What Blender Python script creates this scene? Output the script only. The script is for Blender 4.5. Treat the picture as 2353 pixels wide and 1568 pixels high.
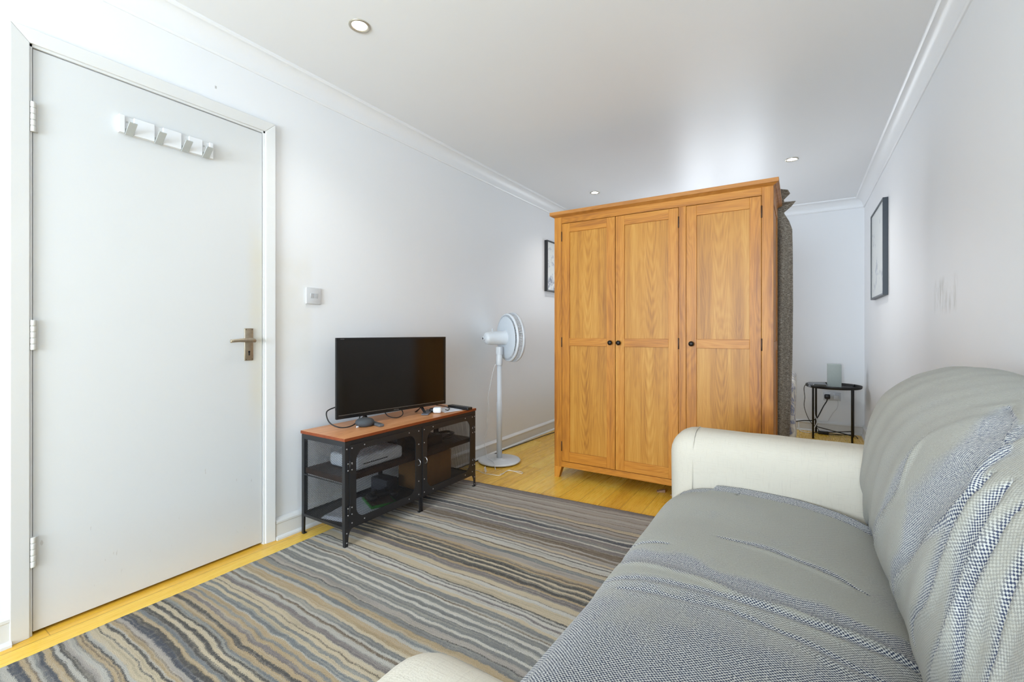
import bpy, bmesh, math, random
from mathutils import Vector, Matrix, noise
random.seed(7)
for o in list(bpy.data.objects): bpy.data.objects.remove(o)
SC = bpy.context.scene
COL = SC.collection
# ------------------------------------------------------------------ camera
F = 1040.0; YAW = math.atan(660.5 / F); CAMZ = 1.02
cam_d = bpy.data.cameras.new('camera'); cam = bpy.data.objects.new('camera', cam_d); COL.objects.link(cam)
cam.location = (0, 0, CAMZ); cam.rotation_euler = (math.pi / 2, 0, YAW)
cam_d.sensor_width = 36; cam_d.lens = 36 * F / 2353; cam_d.shift_y = -20.5 / 2353; cam_d.clip_start = 0.02
SC.camera = cam
# ------------------------------------------------------------------ view, world, daylight
SC.view_settings.view_transform = 'Standard'; SC.view_settings.look = 'None'
SC.view_settings.gamma = 1; SC.view_settings.exposure = 0.93; SC.view_settings.use_curve_mapping = False
w = bpy.data.worlds.new('world'); SC.world = w; w.use_nodes = True
wn = w.node_tree.nodes; bgn = wn['Background']
sky = wn.new('ShaderNodeTexSky'); sky.sky_type = 'HOSEK_WILKIE'; sky.turbidity = 5; sky.sun_direction = (0.2, -0.5, 0.8)
w.node_tree.links.new(sky.outputs[0], bgn.inputs[0]); bgn.inputs[1].default_value = 1.0
# room extents
XL, XR, YB, YN, ZC = -2.18, 0.54, 5.62, -2.80, 2.345
WF = (-1.70, 0.15, 0.45, 2.15)      # unseen window added in the near wall as a daylight source (x0,x1,z0,z1)
WB = (-1.25, -0.28, 1.05, 1.95)      # window in the far wall
def arealight(name, loc, rot, sx, sy, power, col):
    d = bpy.data.lights.new(name, 'AREA'); d.shape = 'RECTANGLE'; d.size = sx; d.size_y = sy
    d.energy = power; d.color = col
    o = bpy.data.objects.new(name, d); COL.objects.link(o); o.location = loc; o.rotation_euler = rot
    return o
WS = (4.68, 5.42, 0.95, 2.05)       # added left-wall window, hidden by the wardrobe, for extra fill light (y0,y1,z0,z1)
DAY = (0.75, 0.875, 1.0)
arealight('added_daylight_front', ((WF[0]+WF[1])/2, YN - 0.30, (WF[2]+WF[3])/2), (math.pi/2+0.50, 0, 0), 1.75, 1.6, 158, DAY)  # area lamp outside the added window behind the camera
arealight('daylight_back', ((WB[0]+WB[1])/2, YB + 0.24, (WB[2]+WB[3])/2), (-math.pi/2-0.45, 0, 0), 0.95, 0.9, 13, (0.86, 0.93, 1.0))
arealight('added_fill_side', (XL - 0.34, (WS[0]+WS[1])/2, (WS[2]+WS[3])/2), (math.pi/2+0.1, 0, -math.pi/2), 0.75, 1.1, 11, (0.92, 0.94, 1.0))  # fill lamp outside the added left-wall window, brightens the far end

# ------------------------------------------------------------------ node helpers
def lin(c):
    return tuple(((v/255)/12.92 if v/255 <= 0.04045 else ((v/255+0.055)/1.055)**2.4) for v in c) + (1,)
class NT:
    def __init__(s, name):
        s.m = bpy.data.materials.new(name); s.m.use_nodes = True; s.t = s.m.node_tree
        s.b = s.t.nodes['Principled BSDF']
    def n(s, typ, **kw):
        nd = s.t.nodes.new('ShaderNode' + typ)
        for k, v in kw.items(): setattr(nd, k, v)
        return nd
    def set(s, inp, v):
        if isinstance(v, bpy.types.NodeSocket): s.t.links.new(v, inp)
        else: inp.default_value = v
    def math(s, op, a, b=0.0, c=0.0, clamp=False):
        nd = s.n('Math', operation=op); nd.use_clamp = clamp
        s.set(nd.inputs[0], a); s.set(nd.inputs[1], b); s.set(nd.inputs[2], c); return nd.outputs[0]
    def coord(s, kind='Object', scale=(1,1,1), loc=(0,0,0), rot=(0,0,0)):
        tc = s.n('TexCoord'); mp = s.n('Mapping')
        s.t.links.new(tc.outputs[kind], mp.inputs[0])
        mp.inputs['Scale'].default_value = scale; mp.inputs['Location'].default_value = loc; mp.inputs['Rotation'].default_value = rot
        return mp.outputs[0]
    def sep(s, v):
        nd = s.n('SeparateXYZ'); s.t.links.new(v, nd.inputs[0]); return nd.outputs
    def comb(s, x, y, z):
        nd = s.n('CombineXYZ'); s.set(nd.inputs[0], x); s.set(nd.inputs[1], y); s.set(nd.inputs[2], z); return nd.outputs[0]
    def noise(s, v, scale, detail=3, rough=0.5, dist=0.0, out=0):
        nd = s.n('TexNoise'); s.set(nd.inputs['Vector'], v); nd.inputs['Scale'].default_value = scale
        nd.inputs['Detail'].default_value = detail; nd.inputs['Roughness'].default_value = rough; nd.inputs['Distortion'].default_value = dist
        return nd.outputs[out]
    def ramp(s, f, stops, interp='LINEAR'):
        nd = s.n('ValToRGB'); s.set(nd.inputs[0], f); cr = nd.color_ramp; cr.interpolation = interp
        while len(cr.elements) < len(stops): cr.elements.new(0.5)
        for e, (p, c) in zip(cr.elements, stops): pass
        for i, (p, c) in enumerate(stops):
            cr.elements[i].position = p
        for i, (p, c) in enumerate(stops):
            cr.elements[i].color = c if not isinstance(c, (int, float)) else (c, c, c, 1)
        return nd.outputs[0]
    def mix(s, f, a, b, typ='MIX'):
        nd = s.n('Mix', data_type='RGBA', blend_type=typ); nd.clamp_factor = True
        s.set(nd.inputs[0], f); s.set(nd.inputs[6], a); s.set(nd.inputs[7], b); return nd.outputs[2]
    def bump(s, h, strength=0.3, dist=0.01, normal=None):
        nd = s.n('Bump'); s.set(nd.inputs['Height'], h); nd.inputs['Strength'].default_value = strength
        nd.inputs['Distance'].default_value = dist
        if normal is not None: s.t.links.new(normal, nd.inputs['Normal'])
        s.t.links.new(nd.outputs[0], s.b.inputs['Normal']); return nd.outputs[0]
    def base(s, v): s.set(s.b.inputs['Base Color'], v)
    def p(s, **kw):
        for k, v in kw.items(): s.set(s.b.inputs[k.replace('_', ' ')], v)
        return s

def plain(name, col, rough=0.5, metal=0.0, var=0.04, nscale=60, bump=0.0, **kw):
    N = NT(name); v = N.coord('Object'); f = N.noise(v, nscale, 4)
    c = lin(col); d = tuple(x*(1-var*2.5) for x in c[:3]) + (1,); e = tuple(min(1, x*(1+var*2.5)) for x in c[:3]) + (1,)
    N.base(N.mix(f, d, e)); N.p(Roughness=rough, Metallic=metal, **kw)
    if bump: N.bump(N.noise(v, nscale*3, 4), bump, 0.002)
    return N.m

def paint(name, col, rough=0.45, nscale=3.0, extra=None, spec=0.5, bump=0.05):
    N = NT(name); v = N.coord('Object'); f = N.noise(v, nscale, 3)
    c = lin(col)
    out = N.mix(f, tuple(x*0.985 for x in c[:3])+(1,), c)
    if extra: out = extra(N, v, out)
    N.base(out); N.p(Roughness=rough); N.b.inputs['Specular IOR Level'].default_value = spec
    N.bump(N.noise(v, 90, 5), bump, 0.003)
    return N.m

def smooth_box(N, val, a, b, soft):
    """1 between a and b, falling to 0 over soft"""
    up = N.n('MapRange'); up.interpolation_type = 'SMOOTHSTEP'; N.set(up.inputs[0], val)
    up.inputs[1].default_value = a - soft; up.inputs[2].default_value = a
    dn = N.n('MapRange'); dn.interpolation_type = 'SMOOTHSTEP'; N.set(dn.inputs[0], val)
    dn.inputs[1].default_value = b; dn.inputs[2].default_value = b + soft; dn.inputs[3].default_value = 1; dn.inputs[4].default_value = 0
    return N.math('MULTIPLY', up.outputs[0], dn.outputs[0])

def right_wall_stain(N, v, base):
    x, y, z = N.sep(v)
    sv = N.comb(x, N.math('MULTIPLY', y, 26.0), N.math('MULTIPLY', z, 5.0))
    st = N.math('GREATER_THAN', N.noise(sv, 1.0, 5, 0.65), 0.53)
    st2 = N.ramp(N.noise(sv, 1.0, 5, 0.65), [(0.47, 0.0), (0.62, 1.0)])
    m = N.math('MULTIPLY', smooth_box(N, y, 2.56, 2.84, 0.07), smooth_box(N, z, 1.14, 1.23, 0.05))
    return N.mix(N.math('MULTIPLY', N.math('MULTIPLY', m, st2), 0.5), base, lin((172, 170, 160)))
def left_wall_stain(N, v, base):
    x, y, z = N.sep(v)
    m = N.math('MULTIPLY', smooth_box(N, y, 1.25, 1.42, 0.06), smooth_box(N, z, 0.95, 1.32, 0.2))
    m = N.math('MULTIPLY', m, N.noise(v, 9.0, 4))
    base = N.mix(N.math('MULTIPLY', m, 0.22), base, lin((214, 200, 150)))
    # small filled plug mark high up near the cornice
    d = N.math('MULTIPLY', smooth_box(N, y, 0.986, 0.990, 0.003), smooth_box(N, z, 2.10, 2.108, 0.004))
    return N.mix(N.math('MULTIPLY', d, 0.6), base, lin((150, 146, 138)))
def door_stain(N, v, base):
    x, y, z = N.sep(v)
    n1 = N.noise(v, 6.0, 5, 0.6)
    m = N.math('MULTIPLY', smooth_box(N, y, 1.165, 1.30, 0.06), smooth_box(N, z, 0.72, 1.35, 0.25))
    base = N.mix(N.math('MULTIPLY', N.math('MULTIPLY', m, n1), 0.42), base, lin((214, 198, 142)))
    m2 = smooth_box(N, z, -0.2, 0.12, 0.25)
    base = N.mix(N.math('MULTIPLY', N.math('MULTIPLY', m2, n1), 0.25), base, lin((214, 192, 172)))
    s = N.ramp(N.noise(N.comb(x, N.math('MULTIPLY', y, 60.0), N.math('MULTIPLY', z, 18.0)), 1.0, 3), [(0.70, 0.0), (0.74, 1.0)])
    s = N.math('MULTIPLY', s, smooth_box(N, z, 0.10, 0.45, 0.1))
    return N.mix(N.math('MULTIPLY', s, 0.35), base, lin((160, 150, 138)))

def wood(name, dark, mid, light, axis='Z', scale=1.0, rough=0.42, cathedral=0.5, spec=0.4, bump=0.08, arch=False):
    """axis: direction of the grain in object coordinates"""
    N = NT(name)
    oi = N.n('ObjectInfo')
    off = N.math('MULTIPLY', oi.outputs['Random'], 37.0)
    v = N.coord('Object'); x, y, z = N.sep(v)
    a = {'X': x, 'Y': y, 'Z': z}[axis]
    c1, c2 = [q for k, q in (('X', x), ('Y', y), ('Z', z)) if k != axis]
    ax = N.math('ADD', a, off)
    g = N.comb(N.math('MULTIPLY', c1, 26.0*scale), N.math('MULTIPLY', c2, 26.0*scale), N.math('MULTIPLY', ax, 1.15*scale))
    fine = N.comb(N.math('MULTIPLY', c1, 210.0*scale), N.math('MULTIPLY', c2, 210.0*scale), N.math('MULTIPLY', ax, 7.0*scale))
    n1 = N.noise(g, 1.0, 4, 0.55, 0.3)
    n2 = N.noise(fine, 1.0, 3, 0.6)
    # nested arches: stretched rings around the heart of the board
    big = N.comb(N.math('MULTIPLY', c1, 4.2), N.math('MULTIPLY', c2, 4.2), N.math('MULTIPLY', ax, 0.55))
    nb = N.noise(big, 1.6, 2, 0.5)
    rings = N.math('SINE', N.math('MULTIPLY', N.math('ADD', nb, N.math('MULTIPLY', n1, 0.03)), 170.0))
    rings = N.math('MULTIPLY_ADD', rings, 0.5, 0.5)
    f = N.math('ADD', N.math('MULTIPLY', n1, 0.62), N.math('MULTIPLY', n2, 0.38))
    f = N.math('ADD', f, N.math('MULTIPLY', N.math('SUBTRACT', rings, 0.5), 0.15*cathedral))
    f = N.math('ADD', f, N.math('MULTIPLY', N.math('SUBTRACT', N.noise(big, 3.0, 2), 0.5), 0.22))
    f = N.math('ADD', f, N.math('MULTIPLY', N.math('SUBTRACT', oi.outputs['Random'], 0.5), 0.10))
    if arch:
        tg = N.n('TexCoord'); gx, _, gz = N.sep(tg.outputs['Generated'])
        cx_ = N.math('MULTIPLY_ADD', oi.outputs['Random'], 0.36, 0.32)
        q = N.math('SUBTRACT', gx, cx_); q2 = N.math('MULTIPLY', q, q)
        g_ = N.math('ADD', N.math('MULTIPLY', z, 1.0), N.math('MULTIPLY', q2, -9.0))
        g_ = N.math('ADD', g_, N.math('MULTIPLY', N.noise(big, 1.5, 3), 0.55))
        ar = N.math('SINE', N.math('MULTIPLY', g_, 62.0))
        env = N.ramp(N.math('ABSOLUTE', q), [(0.07, 1.0), (0.20, 0.12)])
        f = N.math('ADD', f, N.math('MULTIPLY', N.math('MULTIPLY', ar, env), 0.06))
    N.base(N.ramp(f, [(0.24, lin(dark)), (0.50, lin(mid)), (0.76, lin(light))]))
    N.p(Roughness=rough); N.b.inputs['Specular IOR Level'].default_value = spec
    N.bump(n2, bump, 0.002)
    return N.m

def weave_mat(name, light, dark, plainc, bw=0.0070, rh=0.0064, band_scale=5.0, bands=None):
    """chunky basket weave on a UV map in metres; U runs along the folds, V across"""
    N = NT(name); tc = N.n('TexCoord'); uv = tc.outputs['UV']
    u, v, _ = N.sep(uv)
    wob = N.math('MULTIPLY', N.math('SUBTRACT', N.noise(uv, 9.0, 2), 0.5), 0.012)
    wv = N.comb(N.math('ADD', u, wob), N.math('ADD', v, wob), 0.0)
    wu, wvv, _ = N.sep(wv)
    su = N.math('SINE', N.math('MULTIPLY', wu, 2*math.pi/bw)); sv = N.math('SINE', N.math('MULTIPLY', wvv, 2*math.pi/rh))
    jit = N.math('MULTIPLY', N.math('SUBTRACT', N.noise(wv, 260.0, 2), 0.5), 0.95)
    fac = N.ramp(N.math('ADD', N.math('MULTIPLY_ADD', N.math('MULTIPLY', su, sv), 0.5, 0.5), jit), [(0.34, 0.0), (0.66, 1.0)])
    bold = N.mix(fac, lin(light), lin(dark))
    fib = N.noise(wv, 420.0, 3, 0.7)
    soft = N.mix(fac, tuple(min(1, q*1.06) for q in lin(plainc)[:3])+(1,), tuple(q*0.80 for q in lin(plainc)[:3])+(1,))
    # where the reverse (navy) face of the cloth shows: long soft-edged bands
    att = N.n('Attribute'); att.attribute_name = 'navy'
    nb = N.noise(N.comb(N.math('MULTIPLY', u, 1.2), N.math('MULTIPLY', v, 1.2), 0.0), band_scale, 4, 0.6)
    m = N.math('ADD', att.outputs['Fac'], N.math('MULTIPLY', N.math('SUBTRACT', nb, 0.5), 0.85))
    m = N.ramp(m, [(0.30, 0.0), (0.62, 1.0)])
    c = N.mix(m, soft, bold)
    c = N.mix(N.math('MULTIPLY', fib, 0.35), c, N.mix(0.5, c, (0, 0, 0, 1)))
    N.base(c); N.p(Roughness=0.95); N.b.inputs['Specular IOR Level'].default_value = 0.1
    N.b.inputs['Sheen Weight'].default_value = 0.15
    h = N.math('ADD', N.math('MULTIPLY', fac, -1.0), N.math('MULTIPLY', fib, 0.4))
    N.bump(h, 0.35, 0.003)
    return N.m

# ------------------------------------------------------------------ mesh builder
class MB:
    def __init__(s): s.v = []; s.f = []; s.mi = []; s.sm = []; s.uv = {}
    def face(s, idx, mi=0, sm=False): s.f.append(tuple(idx)); s.mi.append(mi); s.sm.append(sm)
    def box(s, a, b, mi=0, M=None):
        (x0, y0, z0), (x1, y1, z1) = a, b
        if x0 > x1: x0, x1 = x1, x0
        if y0 > y1: y0, y1 = y1, y0
        if z0 > z1: z0, z1 = z1, z0
        n = len(s.v)
        for p in [(x0,y0,z0),(x1,y0,z0),(x1,y1,z0),(x0,y1,z0),(x0,y0,z1),(x1,y0,z1),(x1,y1,z1),(x0,y1,z1)]:
            s.v.append(M @ Vector(p) if M else Vector(p))
        for q in [(0,3,2,1),(4,5,6,7),(0,1,5,4),(1,2,6,5),(2,3,7,6),(3,0,4,7)]: s.face([n+i for i in q], mi)
        return s
    def hexa(s, pts, mi=0):
        n = len(s.v); s.v += [Vector(p) for p in pts]
        for q in [(0,3,2,1),(4,5,6,7),(0,1,5,4),(1,2,6,5),(2,3,7,6),(3,0,4,7)]: s.face([n+i for i in q], mi)
        return s
    def rbox(s, a, b, r, seg=3, mi=0, M=None, fn=None, n=6):
        """rounded box; fn(p)->p optional deformation"""
        c = [(a[i]+b[i])/2 for i in range(3)]; h = [abs(b[i]-a[i])/2 for i in range(3)]
        bm = bmesh.new(); r = min(r, min(h)*0.999)
        # cube grid with extra lines near the edges
        def axis(hh):
            t = []
            for k in range(seg+1): t.append(-hh + r*(1-math.cos(math.pi/2*k/seg)) if seg else -hh)
            for k in range(1, n): t.append(-(hh-r) + 2*(hh-r)*k/n)
            for k in range(seg+1): t.append(hh - r*(1-math.cos(math.pi/2*(seg-k)/seg)))
            return t
        X, Y, Z = axis(h[0]), axis(h[1]), axis(h[2])
        base = len(s.v); cache = {}
        def vert(p):
            k = (round(p[0], 6), round(p[1], 6), round(p[2], 6))
            if k in cache: return cache[k]
            inn = [max(-(h[i]-r), min(h[i]-r, p[i])) for i in range(3)]
            d = Vector([p[i]-inn[i] for i in range(3)])
            q = Vector(inn) + (d.normalized()*r if d.length > 1e-9 else d)
            q = Vector([q[i]+c[i] for i in range(3)])
            if fn: q = fn(q)
            if M: q = M @ q
            s.v.append(q); cache[k] = len(s.v)-1; return cache[k]
        def grid(A, B, f, flip):
            for i in range(len(A)-1):
                for j in range(len(B)-1):
                    q = [vert(f(A[i], B[j])), vert(f(A[i+1], B[j])), vert(f(A[i+1], B[j+1])), vert(f(A[i], B[j+1]))]
                    if len(set(q)) < 3: continue
                    q2 = []
                    for e in q:
                        if e not in q2: q2.append(e)
                    s.face(q2[::-1] if flip else q2, mi, True)
        grid(X, Y, lambda u, v: (u, v, h[2]), False); grid(X, Y, lambda u, v: (u, v, -h[2]), True)
        grid(Y, Z, lambda u, v: (h[0], u, v), False); grid(Y, Z, lambda u, v: (-h[0], u, v), True)
        grid(X, Z, lambda u, v: (u, h[1], v), True); grid(X, Z, lambda u, v: (u, -h[1], v), False)
        return s
    def lathe(s, prof, M=None, seg=32, mi=0, cap=(True, True), sm=True):
        """prof: list of (r, z) bottom to top, around local Z"""
        n = len(s.v)
        for r, z in prof:
            for k in range(seg):
                t = 2*math.pi*k/seg; p = Vector((r*math.cos(t), r*math.sin(t), z)); s.v.append(M @ p if M else p)
        for i in range(len(prof)-1):
            for k in range(seg):
                a = n+i*seg+k; b = n+i*seg+(k+1) % seg
                s.face((a, b, b+seg, a+seg), mi, sm)
        if cap[0]: s.face([n+k for k in range(seg)][::-1], mi)
        if cap[1]: s.face([n+(len(prof)-1)*seg+k for k in range(seg)], mi)
        return s
    def tube(s, pts, r, seg=8, mi=0, smooth=True, res=6, closed=False):
        P = [Vector(p) for p in pts]
        if smooth and len(P) > 2:
            Q = []
            for i in range(len(P)-1):
                p0 = P[max(i-1, 0)]; p1 = P[i]; p2 = P[i+1]; p3 = P[min(i+2, len(P)-1)]
                for k in range(res):
                    t = k/res
                    Q.append(0.5*((2*p1)+(-p0+p2)*t+(2*p0-5*p1+4*p2-p3)*t*t+(-p0+3*p1-3*p2+p3)*t**3))
            Q.append(P[-1]); P = Q
        n = len(s.v); up = Vector((0, 0, 1)); prev = None
        for i, p in enumerate(P):
            d = (P[min(i+1, len(P)-1)]-P[max(i-1, 0)]).normalized()
            if prev is None:
                a = d.cross(up)
                if a.length < 1e-3: a = d.cross(Vector((1, 0, 0)))
            else: a = prev - d*prev.dot(d)
            a.normalize(); prev = a; b = d.cross(a)
            for k in range(seg):
                t = 2*math.pi*k/seg; s.v.append(p+(a*math.cos(t)+b*math.sin(t))*r)
        for i in range(len(P)-1):
            for k in range(seg):
                a = n+i*seg+k; b = n+i*seg+(k+1) % seg; s.face((a, b, b+seg, a+seg), mi, True)
        s.face([n+k for k in range(seg)][::-1], mi); s.face([n+(len(P)-1)*seg+k for k in range(seg)], mi)
        return s
    def sweep(s, prof, a, b, axis, mi=0, endf=(None, None), sm=False):
        """extrude a profile of (d, z) along an axis: pos(d, z, t) callbacks give 3-D points at both ends"""
        n = len(s.v); m = len(prof)
        for t, e in ((a, endf[0]), (b, endf[1])):
            for d, z in prof: s.v.append(Vector(axis(d, z, e(d, z) if e else t)))
        for i in range(m-1): s.face((n+i, n+i+1, n+m+i+1, n+m+i), mi, sm)
        s.face([n+i for i in range(m)][::-1], mi); s.face([n+m+i for i in range(m)], mi)
        return s
    def prism(s, poly, f, a, b, mi=0, hole=None):
        """poly (u,v) list extruded from a to b; f(u,v,w)->xyz"""
        n = len(s.v); m = len(poly)
        for w_ in (a, b):
            for u, v in poly: s.v.append(Vector(f(u, v, w_)))
        for i in range(m):
            j = (i+1) % m; s.face((n+i, n+j, n+m+j, n+m+i), mi)
        if hole is None:
            s.face([n+i for i in range(m)][::-1], mi); s.face([n+m+i for i in range(m)], mi)
        else:
            h = len(s.v)
            for w_ in (a, b):
                for u, v in hole: s.v.append(Vector(f(u, v, w_)))
            for i in range(m):
                j = (i+1) % m
                s.face((h+j, h+i, h+m+i, h+m+j), mi)
                s.face((n+j, n+i, h+i, h+j), mi); s.face((n+m+i, n+m+j, h+m+j, h+m+i), mi)
        return s
    def build(s, name, mats, parent=None, bevel=0, loc=None, fix=True, bseg=2):
        me = bpy.data.meshes.new(name)
        org = Vector(loc) if loc is not None else Vector((0, 0, 0))
        if parent is not None and loc is None: org = Vector(parent['_org']) if '_org' in parent.keys() else Vector((0, 0, 0))
        me.from_pydata([tuple(v-org) for v in s.v], [], s.f)
        if not isinstance(mats, (list, tuple)): mats = [mats]
        for m in mats: me.materials.append(m)
        for p, mi, sm in zip(me.polygons, s.mi, s.sm): p.material_index = mi; p.use_smooth = sm
        if fix:
            bm = bmesh.new(); bm.from_mesh(me); bmesh.ops.recalc_face_normals(bm, faces=bm.faces); bm.to_mesh(me); bm.free()
        o = bpy.data.objects.new(name, me); COL.objects.link(o)
        if parent is not None:
            o.parent = parent
            if loc is not None: o.location = org - Vector(parent['_org'])
        else: o.location = org
        o['_org'] = tuple(org)
        if bevel:
            md = o.modifiers.new('bevel', 'BEVEL'); md.width = bevel; md.segments = bseg; md.limit_method = 'ANGLE'; md.angle_limit = math.radians(40)
            md.harden_normals = False
        return o

def tag(o, label=None, cat=None, group=None, kind=None):
    if label: o['label'] = label
    if cat: o['category'] = cat
    if group: o['group'] = group
    if kind: o['kind'] = kind
    return o
def thing(name, label, cat, loc=(0, 0, 0), group=None, kind=None):
    o = bpy.data.objects.new(name, None); COL.objects.link(o); o.location = loc; o.empty_display_size = 0.05
    o['_org'] = tuple(loc)
    return tag(o, label, cat, group, kind)
ROOTS = []
def sub_origin(child, parent):
    child['_org'] = tuple(Vector(parent['_org']))
    return child
def set_shade(o): pass

# ------------------------------------------------------------------ materials
M_WALL_L = paint('white wall paint left', (236, 238, 240), 0.5, extra=left_wall_stain, spec=0.25)
M_WALL_R = paint('white wall paint right', (236, 238, 240), 0.55, extra=right_wall_stain, spec=0.22)
M_WALL = paint('white wall paint', (236, 238, 240), 0.5)
M_CEIL = paint('gloss white ceiling', (236, 238, 240), 0.38, spec=0.20, bump=0.03)
M_COVE = paint('white cornice', (236, 238, 240), 0.34, spec=0.35, bump=0.08)
M_TRIM = paint('white gloss trim', (222, 223, 222), 0.35, bump=0.03)
M_DOOR = paint('white door', (214, 216, 216), 0.45, extra=door_stain, spec=0.3)
M_WHITE = plain('white plastic', (226, 228, 230), 0.35, var=0.01)
M_WHITE2 = plain('off-white plastic', (206, 208, 210), 0.35, var=0.01)
M_BLACK = plain('black plastic', (26, 26, 28), 0.35, var=0.05)
M_BLACKM = plain('black powder-coated steel', (34, 35, 38), 0.42, metal=0.0, var=0.08, bump=0.05)
M_BEZEL = plain('black gloss bezel', (22, 22, 23), 0.22, var=0.02)
M_CHROME = plain('dull silver', (196, 198, 202), 0.28, metal=0.9, var=0.02)
M_SILVER = plain('satin hook metal', (188, 193, 192), 0.42, metal=0.25, var=0.02)
M_NICKEL = plain('worn nickel', (172, 160, 140), 0.34, metal=0.8, var=0.12, nscale=40)
M_RING = plain('brushed nickel ring', (190, 184, 170), 0.34, metal=0.85, var=0.04)
M_DARK = plain('dark recess', (12, 12, 12), 0.7, var=0.02)
M_RUBBER = plain('cable rubber', (20, 21, 24), 0.5, var=0.02)
M_GREYP = plain('grey fabric plastic', (70, 74, 78), 0.8, var=0.1, nscale=300, bump=0.2)
M_GREYREM = plain('grey remote plastic', (96, 98, 100), 0.45, var=0.02)

def mk_screen():
    N = NT('television screen'); v = N.coord('Object')
    N.base(N.mix(N.noise(v, 4.0), lin((12, 11, 11)), lin((15, 14, 13)))); N.p(Roughness=0.11)
    N.b.inputs['Specular IOR Level'].default_value = 0.55
    return N.m
M_SCREEN = mk_screen()

def mk_floor():
    N = NT('bamboo floor'); v = N.coord('Object'); x, y, z = N.sep(v)
    # planks run along Y, 0.13 wide; strips of bamboo inside every plank
    pw = 0.125
    pi_ = N.math('FLOOR', N.math('DIVIDE', x, pw))
    wn1 = N.n('TexWhiteNoise', noise_dimensions='1D'); N.set(wn1.inputs['W'], pi_)
    off = N.math('MULTIPLY', wn1.outputs[0], 1.8)
    yy = N.math('ADD', y, off)
    pj = N.math('FLOOR', N.math('DIVIDE', yy, 1.85))
    wn2 = N.n('TexWhiteNoise', noise_dimensions='2D'); N.set(wn2.inputs['Vector'], N.comb(pi_, pj, 0.0))
    si = N.math('FLOOR', N.math('DIVIDE', x, pw/6))
    wn3 = N.n('TexWhiteNoise', noise_dimensions='2D'); N.set(wn3.inputs['Vector'], N.comb(si, N.math('FLOOR', N.math('DIVIDE', N.math('ADD', yy, N.math('MULTIPLY', si, 0.37)), 1.85)), 0.0))
    fine = N.noise(N.comb(N.math('MULTIPLY', x, 330.0), N.math('MULTIPLY', y, 9.0), wn2.outputs[0]), 1.0, 3, 0.6)
    med = N.noise(N.comb(N.math('MULTIPLY', x, 40.0), N.math('MULTIPLY', y, 3.0), wn2.outputs[0]), 1.0, 3, 0.55)
    f = N.math('ADD', N.math('MULTIPLY', wn2.outputs[0], 0.26), N.math('MULTIPLY', wn3.outputs[0], 0.12))
    f = N.math('ADD', f, N.math('ADD', N.math('MULTIPLY_ADD', fine, 0.26, 0.06), N.math('MULTIPLY', med, 0.30)))
    c = N.ramp(f, [(0.22, lin((204, 148, 44))), (0.48, lin((236, 186, 66))), (0.62, lin((242, 198, 78))), (0.85, lin((248, 214, 106)))])
    fx = N.math('FRACT', N.math('DIVIDE', x, pw)); fy = N.math('FRACT', N.math('DIVIDE', yy, 1.85))
    g1 = N.math('GREATER_THAN', N.math('ABSOLUTE', N.math('SUBTRACT', fx, 0.5)), 0.486)
    g2 = N.math('GREATER_THAN', N.math('ABSOLUTE', N.math('SUBTRACT', fy, 0.5)), 0.4993)
    g = N.math('MAXIMUM', g1, g2)
    c = N.mix(N.math('MULTIPLY', g, 0.55), c, lin((120, 76, 26)))
    N.base(c); N.p(Roughness=N.math('MULTIPLY_ADD', fine, 0.12, 0.22)); N.b.inputs['Specular IOR Level'].default_value = 0.5
    N.bump(N.math('SUBTRACT', N.math('MULTIPLY', fine, 0.2), g), 0.12, 0.002)
    return N.m
M_FLOOR = mk_floor()

OAK = dict(dark=(138, 78, 18), mid=(192, 124, 38), light=(214, 154, 64))
M_OAKV = wood('golden oak upright grain', axis='Z', **OAK)
M_OAKH = wood('golden oak level grain', axis='X', **OAK)
M_OAKP = wood('golden oak door panel', (146, 88, 22), (190, 130, 44), (210, 156, 70), axis='Z', cathedral=0.35, scale=0.8, arch=True)
M_OAKTOP = wood('golden oak cornice', (140, 86, 32), (184, 122, 56), (206, 148, 78), axis='X')
M_OAKSIDE = wood('golden oak depth grain', axis='Y', **OAK)
M_TVTOP = wood('reddish pine top', (172, 106, 62), (214, 148, 96), (230, 172, 122), axis='Y', cathedral=0.8, rough=0.35)
M_TVEDGE = wood('reddish pine edge', (96, 40, 18), (132, 62, 30), (150, 80, 42), axis='Y', rough=0.4)
M_SHELF = wood('dark stained shelf', (46, 32, 24), (66, 46, 34), (86, 60, 44), axis='Y', rough=0.5)
M_CARD = plain('brown cardboard', (150, 108, 60), 0.8, var=0.05, nscale=30)

def mk_sofa():
    N = NT('cream slub linen cover'); v = N.coord('Object'); x, y, z = N.sep(v)
    def lines(q, o, s1, s2):
        a = N.noise(N.comb(N.math('MULTIPLY', q, s1), N.math('MULTIPLY', o, s2), N.math('MULTIPLY', z, s2)), 1.0, 2, 0.5)
        return a
    l1 = N.noise(N.comb(N.math('MULTIPLY', x, 330.0), N.math('MULTIPLY', y, 22.0), N.math('MULTIPLY', z, 22.0)), 1.0, 2)
    l2 = N.noise(N.comb(N.math('MULTIPLY', x, 22.0), N.math('MULTIPLY', y, 330.0), N.math('MULTIPLY', z, 330.0)), 1.0, 2)
    f = N.math('MAXIMUM', N.ramp(l1, [(0.58, 0.0), (0.72, 1.0)]), N.ramp(l2, [(0.58, 0.0), (0.72, 1.0)]))
    c = N.mix(N.math('MULTIPLY', f, 0.30), lin((206, 199, 184)), lin((186, 178, 164)))
    N.base(c); N.p(Roughness=0.85); N.b.inputs['Specular IOR Level'].default_value = 0.25
    N.bump(N.math('ADD', N.math('ADD', l1, l2), N.noise(v, 500.0, 2)), 0.25, 0.0015)
    return N.m
M_SOFA = mk_sofa()
M_THROW = weave_mat('grey and navy woven throw', (212, 212, 208), (58, 66, 88), (176, 175, 165))
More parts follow.
